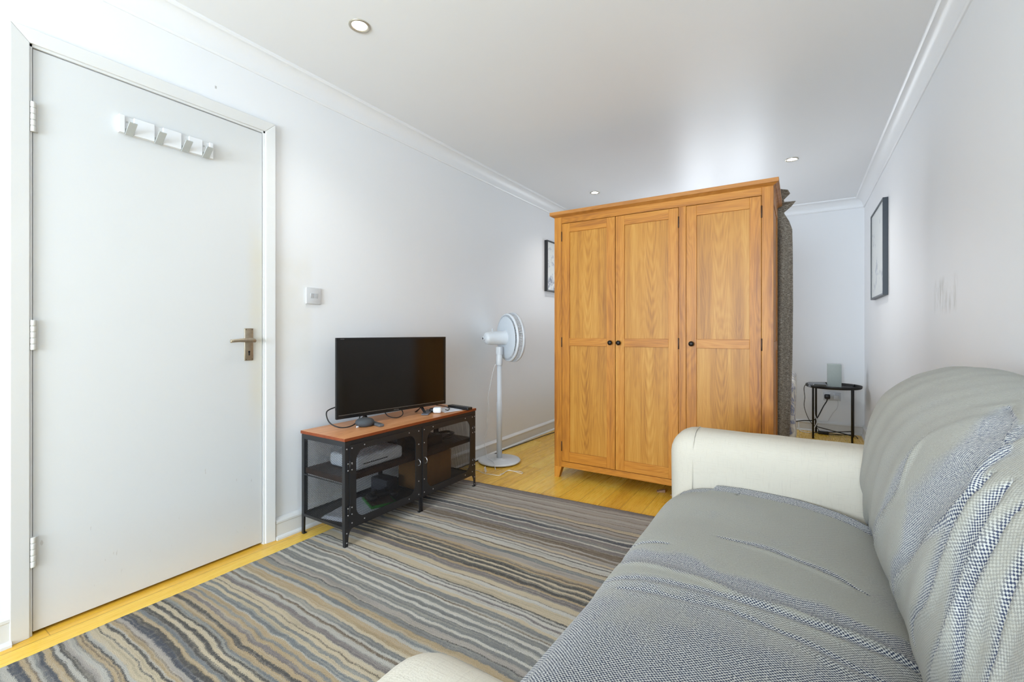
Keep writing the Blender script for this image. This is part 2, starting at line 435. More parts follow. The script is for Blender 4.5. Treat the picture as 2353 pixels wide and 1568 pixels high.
M_THROW2 = weave_mat('grey and navy woven back throw', (214, 214, 208), (70, 78, 102), (174, 172, 161), bw=0.0054, rh=0.0051, band_scale=4.0)

def mk_darkcloth():
    N = NT('brown grey woven curtain'); v = N.coord('Object'); x, y, z = N.sep(v)
    a = N.noise(N.comb(N.math('MULTIPLY', x, 60.0), N.math('MULTIPLY', y, 60.0), N.math('MULTIPLY', z, 420.0)), 1.0, 3, 0.7)
    b = N.noise(v, 240.0, 3, 0.7)
    f = N.math('ADD', N.math('MULTIPLY', a, 0.5), N.math('MULTIPLY', b, 0.5))
    N.base(N.ramp(f, [(0.36, lin((78, 68, 60))), (0.5, lin((140, 132, 120))), (0.64, lin((204, 198, 184)))]))
    N.p(Roughness=0.95); N.b.inputs['Specular IOR Level'].default_value = 0.1
    N.bump(f, 0.5, 0.004); return N.m
M_DCLOTH = mk_darkcloth()
def mk_bedding():
    N = NT('patterned bedding'); v = N.coord('Object')
    f = N.noise(v, 9.0, 4, 0.6, 1.5)
    N.base(N.ramp(f, [(0.40, lin((222, 218, 208))), (0.5, lin((196, 190, 180))), (0.56, lin((120, 128, 160))), (0.62, lin((210, 206, 200)))]))
    N.p(Roughness=0.9); return N.m
M_BED = mk_bedding()
def mk_frost():
    N = NT('frosted glass lamp shade'); v = N.coord('Object'); x, y, z = N.sep(v)
    f = N.noise(v, 80.0, 3)
    N.base(N.mix(f, lin((186, 198, 194)), lin((198, 208, 204)))); N.p(Roughness=0.45)
    N.b.inputs['Transmission Weight'].default_value = 0.25; N.b.inputs['IOR'].default_value = 1.3
    return N.m
M_FROST = mk_frost()
def mk_glass():
    N = NT('clear window glass'); t = N.n('BsdfTransparent'); g = N.n('BsdfGlossy'); g.inputs['Roughness'].default_value = 0.02
    fr = N.n('Fresnel'); fr.inputs[0].default_value = 1.45; mx = N.n('MixShader')
    N.t.links.new(fr.outputs[0], mx.inputs[0]); N.t.links.new(t.outputs[0], mx.inputs[1]); N.t.links.new(g.outputs[0], mx.inputs[2])
    N.t.links.new(mx.outputs[0], N.t.nodes['Material Output'].inputs[0]); return N.m
M_GLASS = mk_glass()
def mk_bulb():
    N = NT('lit lamp'); N.b.inputs['Emission Color'].default_value = (1, 0.95, 0.86, 1); N.b.inputs['Emission Strength'].default_value = 22
    return N.m
M_BULB = mk_bulb()

# ------------------------------------------------------------------ setting
def struct(mb, name, mats, **kw): o = mb.build(name, mats, **kw); o['kind'] = 'structure'; return o
m = MB(); m.box((XL-0.3, YN-0.3, -0.12), (XR+0.2, YB+0.3, 0)); struct(m, 'floor', M_FLOOR)
m = MB(); m.box((XL-0.3, YN-0.3, ZC), (XR+0.2, YB+0.3, ZC+0.15)); struct(m, 'ceiling', M_CEIL)
# left wall with the door recess
DY0, DY1, DZ = 0.411, 1.203, 1.987
m = MB()
for xa, xb in ((XL-0.16, XL-0.07), (XL-0.07, XL)):
    m.box((xa, WS[1], 0), (xb, YB+0.15, ZC)); m.box((xa, WS[0], 0), (xb, WS[1], WS[2])); m.box((xa, WS[0], WS[3]), (xb, WS[1], ZC))
m.box((XL-0.16, YN-0.2, 0), (XL-0.07, WS[0], ZC))
m.box((XL-0.07, YN-0.2, 0), (XL, DY0, ZC)); m.box((XL-0.07, DY1, 0), (XL, WS[0], ZC)); m.box((XL-0.07, DY0, DZ), (XL, DY1, ZC))
struct(m, 'wall_left', M_WALL_L)
m = MB(); m.box((XR, YN-0.2, 0), (XR+0.15, YB+0.15, ZC)); struct(m, 'wall_right', M_WALL_R)
def wall_window(name, y0, y1, W):
    m = MB()
    m.box((XL-0.1, y0, 0), (W[0], y1, ZC)); m.box((W[1], y0, 0), (XR+0.1, y1, ZC))
    m.box((W[0], y0, 0), (W[1], y1, W[2])); m.box((W[0], y0, W[3]), (W[1], y1, ZC))
    struct(m, name, M_WALL)
wall_window('wall_back', YB, YB+0.16, WB); wall_window('wall_front', YN-0.16, YN, WF)
def window(name, W, y, mull):
    m = MB(); t = 0.05
    m.box((W[0], y-0.03, W[2]), (W[0]+t, y+0.03, W[3])); m.box((W[1]-t, y-0.03, W[2]), (W[1], y+0.03, W[3]))
    m.box((W[0]+t, y-0.03, W[2]), (W[1]-t, y+0.03, W[2]+t)); m.box((W[0]+t, y-0.03, W[3]-t), (W[1]-t, y+0.03, W[3]))
    for k in range(1, mull):
        xm = W[0]+(W[1]-W[0])*k/mull; m.box((xm-0.03, y-0.03, W[2]+t), (xm+0.03, y+0.03, W[3]-t))
    o = struct(m, name, M_TRIM); o['_org'] = (0, 0, 0)
    g = MB(); g.box((W[0]+t*0.9, y-0.004, W[2]+t*0.9), (W[1]-t*0.9, y+0.004, W[3]-t*0.9)); g.build('pane', M_GLASS, o)
    s = MB(); s.box((W[0]-0.04, y-0.02, W[2]-0.025), (W[1]+0.04, y+0.02, W[2])); 
window('window_1', WB, YB+0.10, 2); window('added_window_front', WF, YN-0.10, 3)  # the near-wall one is unseen, added to let the front light in
m = MB(); t5 = 0.05; xw = XL-0.10
for a_, b_ in (((WS[0], WS[2]), (WS[0]+t5, WS[3])), ((WS[1]-t5, WS[2]), (WS[1], WS[3])), ((WS[0]+t5, WS[2]), (WS[1]-t5, WS[2]+t5)), ((WS[0]+t5, WS[3]-t5), (WS[1]-t5, WS[3]))):
    m.box((xw-0.03, a_[0], a_[1]), (xw+0.03, b_[0], b_[1]))
o = struct(m, 'added_window_side', M_TRIM)  # invented window, out of view, there only for the side fill light
g = MB(); g.box((xw-0.004, WS[0]+t5*0.9, WS[2]+t5*0.9), (xw+0.004, WS[1]-t5*0.9, WS[3]-t5*0.9)); g.build('pane', M_GLASS, o)
# cornices
def cove():
    P = [(0, -0.098), (0.007, -0.098), (0.012, -0.090)]
    for k in range(1, 24):
        t = math.pi/2*k/24; P.append((0.012+0.054*(1-math.cos(t)), -0.090+0.076*math.sin(t)))
    P += [(0.067, -0.014), (0.074, -0.008), (0.075, 0.0), (0, 0)]
    return P
C = cove(); CV = [(d, ZC+z) for d, z in C]
m = MB(); m.sweep(CV, 0, 0, lambda d, z, t: (XL+d, t, z), endf=(lambda d, z: YN+d, lambda d, z: YB-d), sm=False); struct(m, 'trim_1', M_COVE)
m = MB(); m.sweep(CV, 0, 0, lambda d, z, t: (XR-d, t, z), endf=(lambda d, z: YN+d, lambda d, z: YB-d), sm=False); struct(m, 'trim_2', M_COVE)
m = MB(); m.sweep(CV, 0, 0, lambda d, z, t: (t, YB-d, z), endf=(lambda d, z: XL+d, lambda d, z: XR-d), sm=False); struct(m, 'trim_3', M_COVE)
m = MB(); m.sweep(CV, 0, 0, lambda d, z, t: (t, YN+d, z), endf=(lambda d, z: XL+d, lambda d, z: XR-d), sm=False); struct(m, 'trim_4', M_COVE)
# skirting boards with a bead at the top and a quadrant at the floor
SK = [(0, 0), (0.030, 0), (0.029, 0.008), (0.024, 0.014), (0.0165, 0.017), (0.016, 0.075), (0.019, 0.079), (0.019, 0.088), (0.013, 0.097), (0.004, 0.105), (0, 0.105)]
m = MB(); m.sweep(SK, DY1+0.048, 0, lambda d, z, t: (XL+d, t, z), endf=(None, lambda d, z: YB-d)); m.sweep(SK, YN, DY0-0.042, lambda d, z, t: (XL+d, t, z))
struct(m, 'baseboard_left', M_TRIM)
m = MB(); m.sweep(SK, YN, 0, lambda d, z, t: (XR-d, t, z), endf=(None, lambda d, z: YB-d)); struct(m, 'baseboard_right', M_TRIM)
m = MB(); m.sweep(SK, 0, 0, lambda d, z, t: (t, YB-d, z), endf=(lambda d, z: XL+d, lambda d, z: XR-d)); struct(m, 'baseboard_back', M_TRIM)
# ---- door: leaf, lining, casing, hinges, handle
door = bpy.data.objects.new('door_1', None); COL.objects.link(door); door['kind'] = 'structure'; door['_org'] = (0, 0, 0)
LX = XL+0.002   # face of the leaf
m = MB(); m.box((LX-0.04, DY0+0.010, 0.010), (LX, DY1-0.0115, DZ-0.0125)); m.build('door_leaf', M_DOOR, door, bevel=0.0015)
m = MB()        # lining behind and around the leaf
m.box((XL-0.066, DY0, 0), (LX+0.006, DY0+0.0075, DZ)); m.box((XL-0.066, DY1-0.009, 0), (LX+0.006, DY1, DZ)); m.box((XL-0.066, DY0, DZ-0.010), (LX+0.006, DY1, DZ))
m.build('door_lining', M_TRIM, door)
m = MB()        # mitred casing
cw, ct = 0.046, 0.020
def casing_leg(y_in, sgn):
    y_out = y_in + sgn*cw
    for (ya, yb, th, za, zb) in ((y_in, y_out, ct, DZ-0.001, DZ+cw),):
        pts = [(XL, ya, 0), (XL+th*0.75, ya, 0), (XL+th, yb, 0), (XL, yb, 0), (XL, ya, za), (XL+th*0.75, ya, za), (XL+th, yb, zb), (XL, yb, zb)]
        m.hexa(pts)
casing_leg(DY0+0.0008, -1); casing_leg(DY1-0.0008, 1)
ya, yb = DY0+0.0008, DY1-0.0008
m.hexa([(XL, ya, DZ-0.001), (XL+ct*0.75, ya, DZ-0.001), (XL+ct, ya-cw, DZ+cw), (XL, ya-cw, DZ+cw),
        (XL, yb, DZ-0.001), (XL+ct*0.75, yb, DZ-0.001), (XL+ct, yb+cw, DZ+cw), (XL, yb+cw, DZ+cw)])
m.build('door_casing', M_TRIM, door, bevel=0.002)
M_HINGE = paint('painted hinge', (214, 214, 210), 0.35)
for k, zc in enumerate((1.742, 1.010, 0.281)):
    m = MB()
    for j in range(5):
        z0 = zc-0.05+j*0.0203
        m.lathe([(0.0075, z0), (0.0080, z0+0.002), (0.0080, z0+0.0175), (0.0075, z0+0.0195)], Matrix.Translation((LX+0.007, DY0+0.009, 0)), 14)
    m.box((LX, DY0+0.008, zc-0.048), (LX+0.0035, DY0+0.022, zc+0.048))
    m.build('hinge', M_HINGE, door)
m = MB()
PX = LX
m.rbox((PX-0.001, 1.107, 0.887), (PX+0.007, 1.147, 1.038), 0.003, 2, n=2)
hp = m.build('door_handle', M_NICKEL, door); hp['_org'] = (0, 0, 0); hp['label'] = 'worn nickel lever handle on keyhole plate'
m = MB()
m.lathe([(0.011, 0), (0.011, 0.030)], Matrix.Translation((PX+0.005, 1.128, 0.982)) @ Matrix.Rotation(math.pi/2, 4, 'Y'), 18)
lev = [(1.140, 0.0095, 0.980), (1.128, 0.0105, 0.982), (1.10, 0.0100, 0.983), (1.07, 0.0080, 0.982), (1.045, 0.0070, 0.980), (1.033, 0.0075, 0.979)]
def ring_sweep(m, st, xf, seg=14):
    n = len(m.v)
    for y, r, z in st:
        for k in range(seg):
            t = 2*math.pi*k/seg; m.v.append(Vector((xf+r*0.85*math.cos(t), y, z+r*math.sin(t))))
    for i in range(len(st)-1):
        for k in range(seg):
            a = n+i*seg+k; b = n+i*seg+(k+1) % seg; m.face((a, b, b+seg, a+seg), 0, True)
    m.face([n+k for k in range(seg)]); m.face([n+(len(st)-1)*seg+k for k in range(seg)])
ring_sweep(m, [(1.1445, 0.005, 0.980)]+lev+[(1.031, 0.004, 0.979)], PX+0.034)
m.build('lever', M_NICKEL, hp)
m = MB()
m.lathe([(0.0045, 0), (0.0045, 0.002)], Matrix.Translation((PX+0.0066, 1.127, 0.928)) @ Matrix.Rotation(math.pi/2, 4, 'Y'), 14)
m.box((PX+0.0066, 1.1245, 0.911), (PX+0.0086, 1.1295, 0.928)); m.build('keyhole', M_DARK, hp)
M_SCREW = plain('old screw', (128, 118, 100), 0.4, 0.8)
for yy in (1.113, 1.141):
    for zz in (0.893, 1.032): m = MB(); m.lathe([(0.0028, 0), (0.0028, 0.0012)], Matrix.Translation((PX+0.0068, yy, zz)) @ Matrix.Rotation(math.pi/2, 4, 'Y'), 10); m.build('plate_screw', M_SCREW, hp)

# ------------------------------------------------------------------ coat hook rail on the door
RX = LX
t = thing('coat_rail', 'white coat rail with four folding silver hooks on the door', 'coat rail', (RX, 0.806, 1.81))
m = MB()
RY0, RY1, RZ0, RZ1 = 0.645, 0.968, 1.776, 1.843
hooks = [0.676, 0.770, 0.862, 0.940]
edges = [RY0]
for hy in hooks: edges += [hy-0.014, hy+0.014]
edges.append(RY1)
m.box((RX, RY0, RZ0), (RX+0.008, RY1, RZ1))
for k in range(0, len(edges)-1, 2): m.box((RX+0.008, edges[k], RZ0), (RX+0.020, edges[k+1], RZ1))
m.build('rail', M_WHITE, t, bevel=0.0012)
for i, hy in enumerate(hooks):
    m = MB(); a, b = hy-0.0125, hy+0.0125; th = 0.003
    A = (RX+0.011, RZ0-0.002); B = (RX+0.060, RZ0+0.034)
    m.hexa([(A[0], a, A[1]), (A[0]+th, a, A[1]-th), (A[0]+th, b, A[1]-th), (A[0], b, A[1]),
            (B[0]-th, a, B[1]), (B[0], a, B[1]-th), (B[0], b, B[1]-th), (B[0]-th, b, B[1])])
    m.box((RX+0.009, a, RZ0-0.003), (RX+0.013, b, RZ0+0.020))
    m.build('hook', M_SILVER, t, bevel=0.0005)
for hy in (hooks[0], hooks[3]): m = MB(); m.lathe([(0.0035, 0), (0.0035, 0.0015)], Matrix.Translation((RX+0.0078, hy-0.004, RZ1-0.02)) @ Matrix.Rotation(math.pi/2, 4, 'Y'), 12); m.build('fixing_screw', M_SILVER, t)

# ------------------------------------------------------------------ light switch
t = thing('light_switch', 'white square double light switch on the wall beside the door', 'switch', (XL, 1.462, 1.21))
m = MB(); m.rbox((XL, 1.417, 1.168), (XL+0.010, 1.505, 1.254), 0.003, 2, n=2); m.build('faceplate', M_WHITE2, t)
for yy in (1.450, 1.474):
    m = MB(); m.hexa([(XL+0.009, yy-0.009, 1.199), (XL+0.011, yy-0.009, 1.199), (XL+0.011, yy+0.009, 1.199), (XL+0.009, yy+0.009, 1.199),
                      (XL+0.009, yy-0.009, 1.224), (XL+0.0145, yy-0.009, 1.224), (XL+0.0145, yy+0.009, 1.224), (XL+0.009, yy+0.009, 1.224)])
    m.build('rocker', plain('rocker grey', (186, 188, 190), 0.35, var=0.01), t, bevel=0.0008)

# ------------------------------------------------------------------ ceiling downlights
SPOTS = [(-1.605, 1.298, 'round recessed ceiling spotlight nearest the door, the largest one', 8),
         (-1.64, 4.05, 'round recessed ceiling spotlight above the left end of the wardrobe', 10),
         (-0.05, 4.08, 'round recessed ceiling spotlight right of the wardrobe top', 10)]
for x, y, lab, pw in SPOTS:
    t = thing('ceiling_spotlight', lab, 'ceiling light', (x, y, ZC), 'ceiling spotlights')
    T = Matrix.Translation((x, y, ZC))
    m = MB()
    m.lathe([(0.045, 0.0), (0.0455, -0.003), (0.043, -0.005), (0.038, -0.0052), (0.0305, -0.0022), (0.030, -0.0005)], T, 40, cap=(False, False)); m.build('ring', M_RING, t)
    m = MB(); m.lathe([(0.0302, -0.0008), (0.022, -0.0016), (0.0005, -0.0020)], T, 32, cap=(False, True)); m.build('bulb', M_BULB, t)
    d = bpy.data.lights.new('spotlight_beam', 'SPOT'); d.energy = pw; d.spot_size = math.radians(125); d.spot_blend = 1.0; d.shadow_soft_size = 0.028
    d.color = (1, 0.95, 0.88); o = bpy.data.objects.new('spotlight_beam', d); COL.objects.link(o); o.location = (0, 0, -0.035); o.parent = t

# ------------------------------------------------------------------ rug
K = dict(D=(102, 98, 94), B=(142, 126, 108), T=(212, 186, 146), C=(234, 216, 182), L=(218, 213, 202), W=(236, 231, 220),
         G=(156, 156, 152), N=(100, 103, 112), P=(198, 188, 178), V=(150, 141, 138), S=(148, 152, 152))
_ypx = [(0, .31), (31.5, .35), (85.2, .4), (135.7, .45), (183.4, .5), (228.5, .55), (271.2, .6), (311.7, .65), (350.2, .7), (386.8, .75), (421.6, .8), (454.8, .85),
        (486.4, .9), (516.7, .95), (545.6, 1.0), (573.3, 1.05), (599.8, 1.1), (625.2, 1.15), (649.6, 1.2), (673.1, 1.25), (695.6, 1.3), (717.3, 1.35), (738.1, 1.4)]
def p2y(px):
    for (a, ya), (b, yb) in zip(_ypx, _ypx[1:]):
        if a <= px <= b: return ya+(yb-ya)*(px-a)/(b-a)
    return _ypx[0][1]
SEQ = []
for c, w_ in [('T', .05), ('B', .02), ('C', .03), ('N', .04), ('L', .02), ('D', .015), ('T', .03), ('G', .03), ('C', .02), ('D', .02), ('T', .025)]:
    SEQ.append((SEQ[-1][2] if SEQ else 0.03, c, (SEQ[-1][2] if SEQ else 0.03)+w_))
z1 = [(0, 'N'), (40, 'L'), (150, 'N'), (310, 'T'), (390, 'B'), (440, 'L'), (510, 'G'), (560, 'N'), (680, 'T'), (800, 'D'), (850, 'L'), (940, 'D'), (1030, 'P'), (1120, 'L'), (1200, 'N'),
      (1240, 'T'), (1310, 'B'), (1340, 'T'), (1375, 'D'), (1410, 'L'), (1480, 'C'), (1620, 'D'), (1650, 'C'), (1740, 'D'), (1800, 'L'), (1830, 'T')]
st = [(p2y(x*.14025), c) for x, c in z1]
z2 = [(120, 'B'), (150, 'P'), (220, 'N'), (310, 'D'), (400, 'T'), (470, 'S'), (540, 'D'), (620, 'C'), (690, 'D'), (760, 'C'), (830, 'D'), (890, 'S'), (950, 'T'), (1040, 'D'), (1110, 'T'), (1190, 'V'),
      (1260, 'T'), (1330, 'G'), (1380, 'T'), (1450, 'L'), (1470, 'S'), (1560, 'C'), (1620, 'G'), (1680, 'C'), (1740, 'B'), (1760, 'C'), (1830, 'V'), (1920, 'L'), (1990, 'B'), (2040, 'L'), (2080, 'G'), (2150, 'C')]
st += [(p2y(250+x*.14034), c) for x, c in z2]
z3 = [(560, 'T'), (680, 'L'), (720, 'S'), (790, 'T'), (880, 'G'), (960, 'D'), (975, 'P'), (1060, 'G'), (1110, 'W'), (1150, 'G'), (1270, 'W'), (1310, 'G'), (1370, 'W'), (1420, 'G'), (1500, 'W'), (1530, 'B'),
      (1550, 'L'), (1570, 'G'), (1640, 'C'), (1690, 'W'), (1740, 'V')]
st += [(p2y(480+x*.14029), c) for x, c in z3]
st += [(1.375, 'W'), (1.39, 'D'), (1.395, 'L'), (1.405, 'D'), (1.41, 'C'), (1.45, 'W'), (1.468, 'B'), (1.474, 'C'), (1.50, 'V'), (1.53, 'T'), (1.54, 'D'), (1.568, 'C'), (1.58, 'D'), (1.598, 'C'), (1.61, 'D'), (1.635, 'T'),
       (1.645, 'B'), (1.66, 'T'), (1.675, 'P'), (1.71, 'S'), (1.735, 'C'), (1.757, 'B'), (1.767, 'W'), (1.798, 'D'), (1.805, 'W'), (1.82, 'V'), (1.83, 'C'), (1.842, 'P'), (1.87, 'B'), (1.885, 'P'), (1.90, 'B'), (1.94, 'V'),
       (1.972, 'W'), (1.982, 'G'), (2.00, 'V'), (2.03, 'W'), (2.04, 'N'), (2.07, 'W'), (2.083, 'G'), (2.10, 'P'), (2.12, 'B'), (2.13, 'P'), (2.155, 'D'), (2.163, 'C'), (2.19, 'V'), (2.20, 'P'), (2.235, 'B'), (2.243, 'P'),
       (2.27, 'L'), (2.29, 'P'), (2.30, 'B'), (2.308, 'P'), (2.34, 'L'), (2.36, 'B'), (2.367, 'P'), (2.395, 'V')]
ALL = [(a, c) for a, c, b in SEQ if a < 0.31] + st
def mk_rug():
    N = NT('striped wool rug'); tc = N.n('TexCoord'); uv = tc.outputs['UV']; x, y, _ = N.sep(uv)
    lo = N.noise(N.comb(x, N.math('MULTIPLY', y, 0.9), 0.0), 2.2, 2, 0.5)
    md = N.noise(uv, 13.0, 2, 0.5)
    hi = N.noise(N.comb(N.math('MULTIPLY', x, 1.6), y, 0.0), 230.0, 3, 0.7)
    t = N.math('ADD', y, N.math('MULTIPLY', N.math('SUBTRACT', lo, 0.5), 0.055))
    t = N.math('ADD', t, N.math('MULTIPLY', N.math('SUBTRACT', md, 0.5), 0.020))
    t = N.math('ADD', t, N.math('MULTIPLY', N.math('SUBTRACT', hi, 0.5), 0.026))
    out = None
    for i in range(0, len(ALL), 31):
        ch = ALL[i:i+31]; a = ch[0][0]; b = ALL[i+31][0] if i+31 < len(ALL) else 2.5
        mr = N.n('MapRange'); N.set(mr.inputs[0], t); mr.inputs[1].default_value = a; mr.inputs[2].default_value = b
        rc = N.ramp(mr.outputs[0], [(max(0, (p-a)/(b-a)), lin(K[c])) for p, c in ch], 'CONSTANT')
        out = rc if out is None else N.mix(N.math('GREATER_THAN', t, a), out, rc)
    fl_ = N.noise(N.comb(N.math('MULTIPLY', x, 1.5), N.math('MULTIPLY', t, 130.0), 0.0), 1.0, 3, 0.7)
    out = N.mix(N.ramp(fl_, [(0.38, 0.75), (0.485, 0.0)]), out, N.mix(0.40, out, (0.05, 0.045, 0.04, 1)))
    out = N.mix(N.ramp(fl_, [(0.525, 0.0), (0.63, 0.6)]), out, lin((224, 214, 194)))
    h2 = N.noise(uv, 330.0, 4, 0.75)
    c = N.mix(N.math('MULTIPLY', h2, 0.55), out, N.mix(0.62, out, (0.0, 0.0, 0.0, 1)))
    c = N.mix(N.ramp(N.noise(uv, 60.0, 3, 0.7), [(0.5, 0.0), (0.75, 0.30)]), c, lin((206, 194, 170)))
    N.base(c); N.p(Roughness=1.0); N.b.inputs['Specular IOR Level'].default_value = 0.05
    N.b.inputs['Sheen Weight'].default_value = 0.1
    N.bump(N.math('ADD', h2, N.math('MULTIPLY', hi, 0.8)), 0.9, 0.006)
    return N.m
M_RUG = mk_rug()
RGX0, RGX1, RGY0, RGY1 = -2.035, -0.30, 0.03, 2.455
def rug():
    nx, ny = 150, 220; me = bpy.data.meshes.new('striped_rug'); V = []; Fc = []; UV = []
    def ridge(x, y):
        h = 0.0
        # two shallow ruckles that run away from the door
        for (x0, y0, x1, y1, am, wd) in ((-1.62, 0.55, -1.38, 1.0, .007, .05), (-1.16, 0.80, -1.02, 1.22, .009, .05), (-1.30, 1.55, -0.95, 1.75, .004, .05)):
            dx, dy = x1-x0, y1-y0; L = math.hypot(dx, dy); s_ = ((x-x0)*dx+(y-y0)*dy)/L/L; d = abs((x-x0)*dy-(y-y0)*dx)/L
            e = max(0, 1-abs(s_-0.5)*1.6); h += am*e*math.exp(-(d/wd)**2)
        return h
    for j in range(ny+1):
        for i in range(nx+1):
            u = i/nx; v = j/ny; x = RGX0+(RGX1-RGX0)*u; y = RGY0+(RGY1-RGY0)*v
            # far edge slants slightly
            yy = y + (x+1.83)*0.055*max(0, (v-0.55)/0.45)**1.0
            ed = 0.004*noise.noise(Vector((x*7, y*7, 3)))+0.0015*noise.noise(Vector((x*60, y*60, 9)))
            xx = x+(ed if i in (0, nx) else 0); yy += (ed if j in (0, ny) else 0)
            hh = ridge(x, y)
            z = 0.0115+hh+0.0016*noise.noise(Vector((x*9, y*9, 0)))+0.0010*noise.noise(Vector((x*55, y*70, 5)))
            if i in (0, nx) or j in (0, ny): z = 0.001
            V.append((xx, yy, z)); UV.append((x, y+hh*1.2))
    for j in range(ny):
        for i in range(nx):
            a = j*(nx+1)+i; Fc.append((a, a+1, a+nx+2, a+nx+1))
    me.from_pydata(V, [], Fc); l = me.uv_layers.new(name='UVMap')
    for p in me.polygons:
        p.use_smooth = True
        for li in p.loop_indices: l.data[li].uv = UV[me.loops[li].vertex_index]
    me.materials.append(M_RUG); o = bpy.data.objects.new('striped_rug', me); COL.objects.link(o)
    tag(o, 'brown, grey and cream striped rug lying between the television stand and the sofa', 'rug')
rug()

# ------------------------------------------------------------------ wardrobe
WX0, WX1, WY0, WY1 = -1.461, -0.120, 2.860, 3.405
t = thing('wardrobe', 'tall golden oak wardrobe with three panelled doors and black knobs', 'wardrobe', ((WX0+WX1)/2, (WY0+WY1)/2, 0))
def part(mb, name, mats, par, **k): return mb.build(name, mats, par, **k)
PW = 0.057
m = MB()
# posts with tapered feet (front pair tapers inwards)
for (xa, xb, s_) in ((WX0, WX0+PW, 1), (WX1-PW, WX1, -1)):
    for (ya, yb, q) in ((WY0, WY0+0.05, 1), (WY1-0.05, WY1, -1)):
        m.box((xa, ya, 0.077), (xb, yb, 1.824))
for side in (0, 1):
    xa = WX0 if side == 0 else WX1-0.02
    m.box((xa+0.004, WY0+0.05, 0.077), (xa+0.016, WY1-0.05, 1.82))       # side panel, sunk
    for (za, zb) in ((0.077, 0.15), (0.905, 0.965), (1.74, 1.824)): m.box((xa, WY0+0.05, za), (xa+0.02, WY1-0.05, zb), 1)
m.box((WX0+PW, WY0+0.05, 0.077), (WX1-PW, WY1-0.02, 0.095), 1)
m.box((WX0+0.02, WY1-0.02, 0.08), (WX1-0.02, WY1-0.008, 1.82))          # back board
m.box((WX0+PW, WY0+0.001, 0.077), (WX1-PW, WY0+0.03, 0.116), 1)         # bottom rail
m.box((WX0+PW, WY0+0.001, 1.779), (WX1-PW, WY0+0.03, 1.824), 1)         # top rail
m.box((-0.6195, WY0+0.001, 0.116), (-0.5765, WY0+0.03, 1.779))          # post between second and third door
m.box((-0.606, WY0+0.03, 0.09), (-0.588, WY1-0.02, 1.81))
part(m, 'carcass', [M_OAKV, M_OAKH], t, bevel=0.0015)
for (xa, s_) in ((WX0, 1), (WX1, -1)):
    for (ya, q) in ((WY0, 1), (WY1, -1)):
        m = MB()
        m.hexa([(xa, ya, 0), (xa+s_*0.034, ya, 0), (xa+s_*0.034, ya+q*0.034, 0), (xa, ya+q*0.034, 0),
                (xa, ya, 0.077), (xa+s_*0.055, ya, 0.077), (xa+s_*0.055, ya+q*0.05, 0.077), (xa, ya+q*0.05, 0.077)])
        part(m, 'foot', M_OAKV, t, bevel=0.001)
m = MB()
prof = [(-0.006, 1.824), (0.004, 1.828), (0.012, 1.834), (0.026, 1.838), (0.028, 1.842), (0.028, 1.858), (0.026, 1.8605)]
# stepped cornice ring plus lid
def ringbox(m, o0, z0, o1, z1):
    P0 = [(WX0-o0, WY0-o0, z0), (WX1+o0, WY0-o0, z0), (WX1+o0, WY1+o0*0.4, z0), (WX0-o0, WY1+o0*0.4, z0)]
    P1 = [(WX0-o1, WY0-o1, z1), (WX1+o1, WY0-o1, z1), (WX1+o1, WY1+o1*0.4, z1), (WX0-o1, WY1+o1*0.4, z1)]
    m.hexa(P0+P1)
ringbox(m, -0.001, 1.8235, 0.008, 1.829); ringbox(m, 0.010, 1.829, 0.024, 1.8365); ringbox(m, 0.026, 1.8365, 0.026, 1.860)
part(m, 'cornice', M_OAKTOP, t, bevel=0.0015)
def wdoor(xa, xb, hinge_left, knobx):
    z0, z1 = 0.119, 1.776; xa += 0.0018; xb -= 0.0018; yf = WY0+0.0005; yb = WY0+0.022
    root = MB(); sl = 0.058; sr = 0.058
    root.box((xa, yf, z0), (xa+sl, yb, z1)); root.box((xb-sr, yf, z0), (xb, yb, z1))
    for (za, zb) in ((z0, z0+0.068), (0.925, 0.978), (z1-0.062, z1)): root.box((xa+sl, yf, za), (xb-sr, yb, zb), 1)
    d = part(root, 'door', [M_OAKV, M_OAKH], t, bevel=0.0012)
    for (za, zb) in ((z0+0.068, 0.925), (0.978, z1-0.062)):
        p = MB(); p.box((xa+sl-0.004, yf+0.0085, za-0.004), (xb-sr+0.004, yb-0.004, zb+0.004))
        part(p, 'panel', M_OAKP, d)
    k = MB()
    k.lathe([(0.0065, 0), (0.0065, 0.008), (0.012, 0.013), (0.0155, 0.019), (0.0155, 0.024), (0.012, 0.029), (0.006, 0.0315), (0.0005, 0.032)],
            Matrix.Translation((knobx, yf, 0.950)) @ Matrix.Rotation(math.pi/2, 4, 'X'), 28)
    part(k, 'knob', M_KNOB, d)
    hx = xa-0.0018 if hinge_left else xb+0.0018
    for zc in (1.688, 0.95, 0.222):
        h = MB(); h.lathe([(0.0032, zc-0.034), (0.0038, zc-0.033), (0.0038, zc+0.033), (0.0032, zc+0.034)], Matrix.Translation((hx, yf-0.0008, 0)), 12); part(h, 'hinge', M_BRONZE, d)
    return d
M_KNOB = plain('blackened knob', (34, 30, 28), 0.35, 0.5, var=0.08)
M_BRONZE = plain('dark bronze hinge', (70, 48, 30), 0.4, 0.6, var=0.05)
wdoor(-1.404, -1.0165, True, -1.047); wdoor(-1.0165, -0.6195, False, -0.990); wdoor(-0.5765, -0.177, False, -0.543)

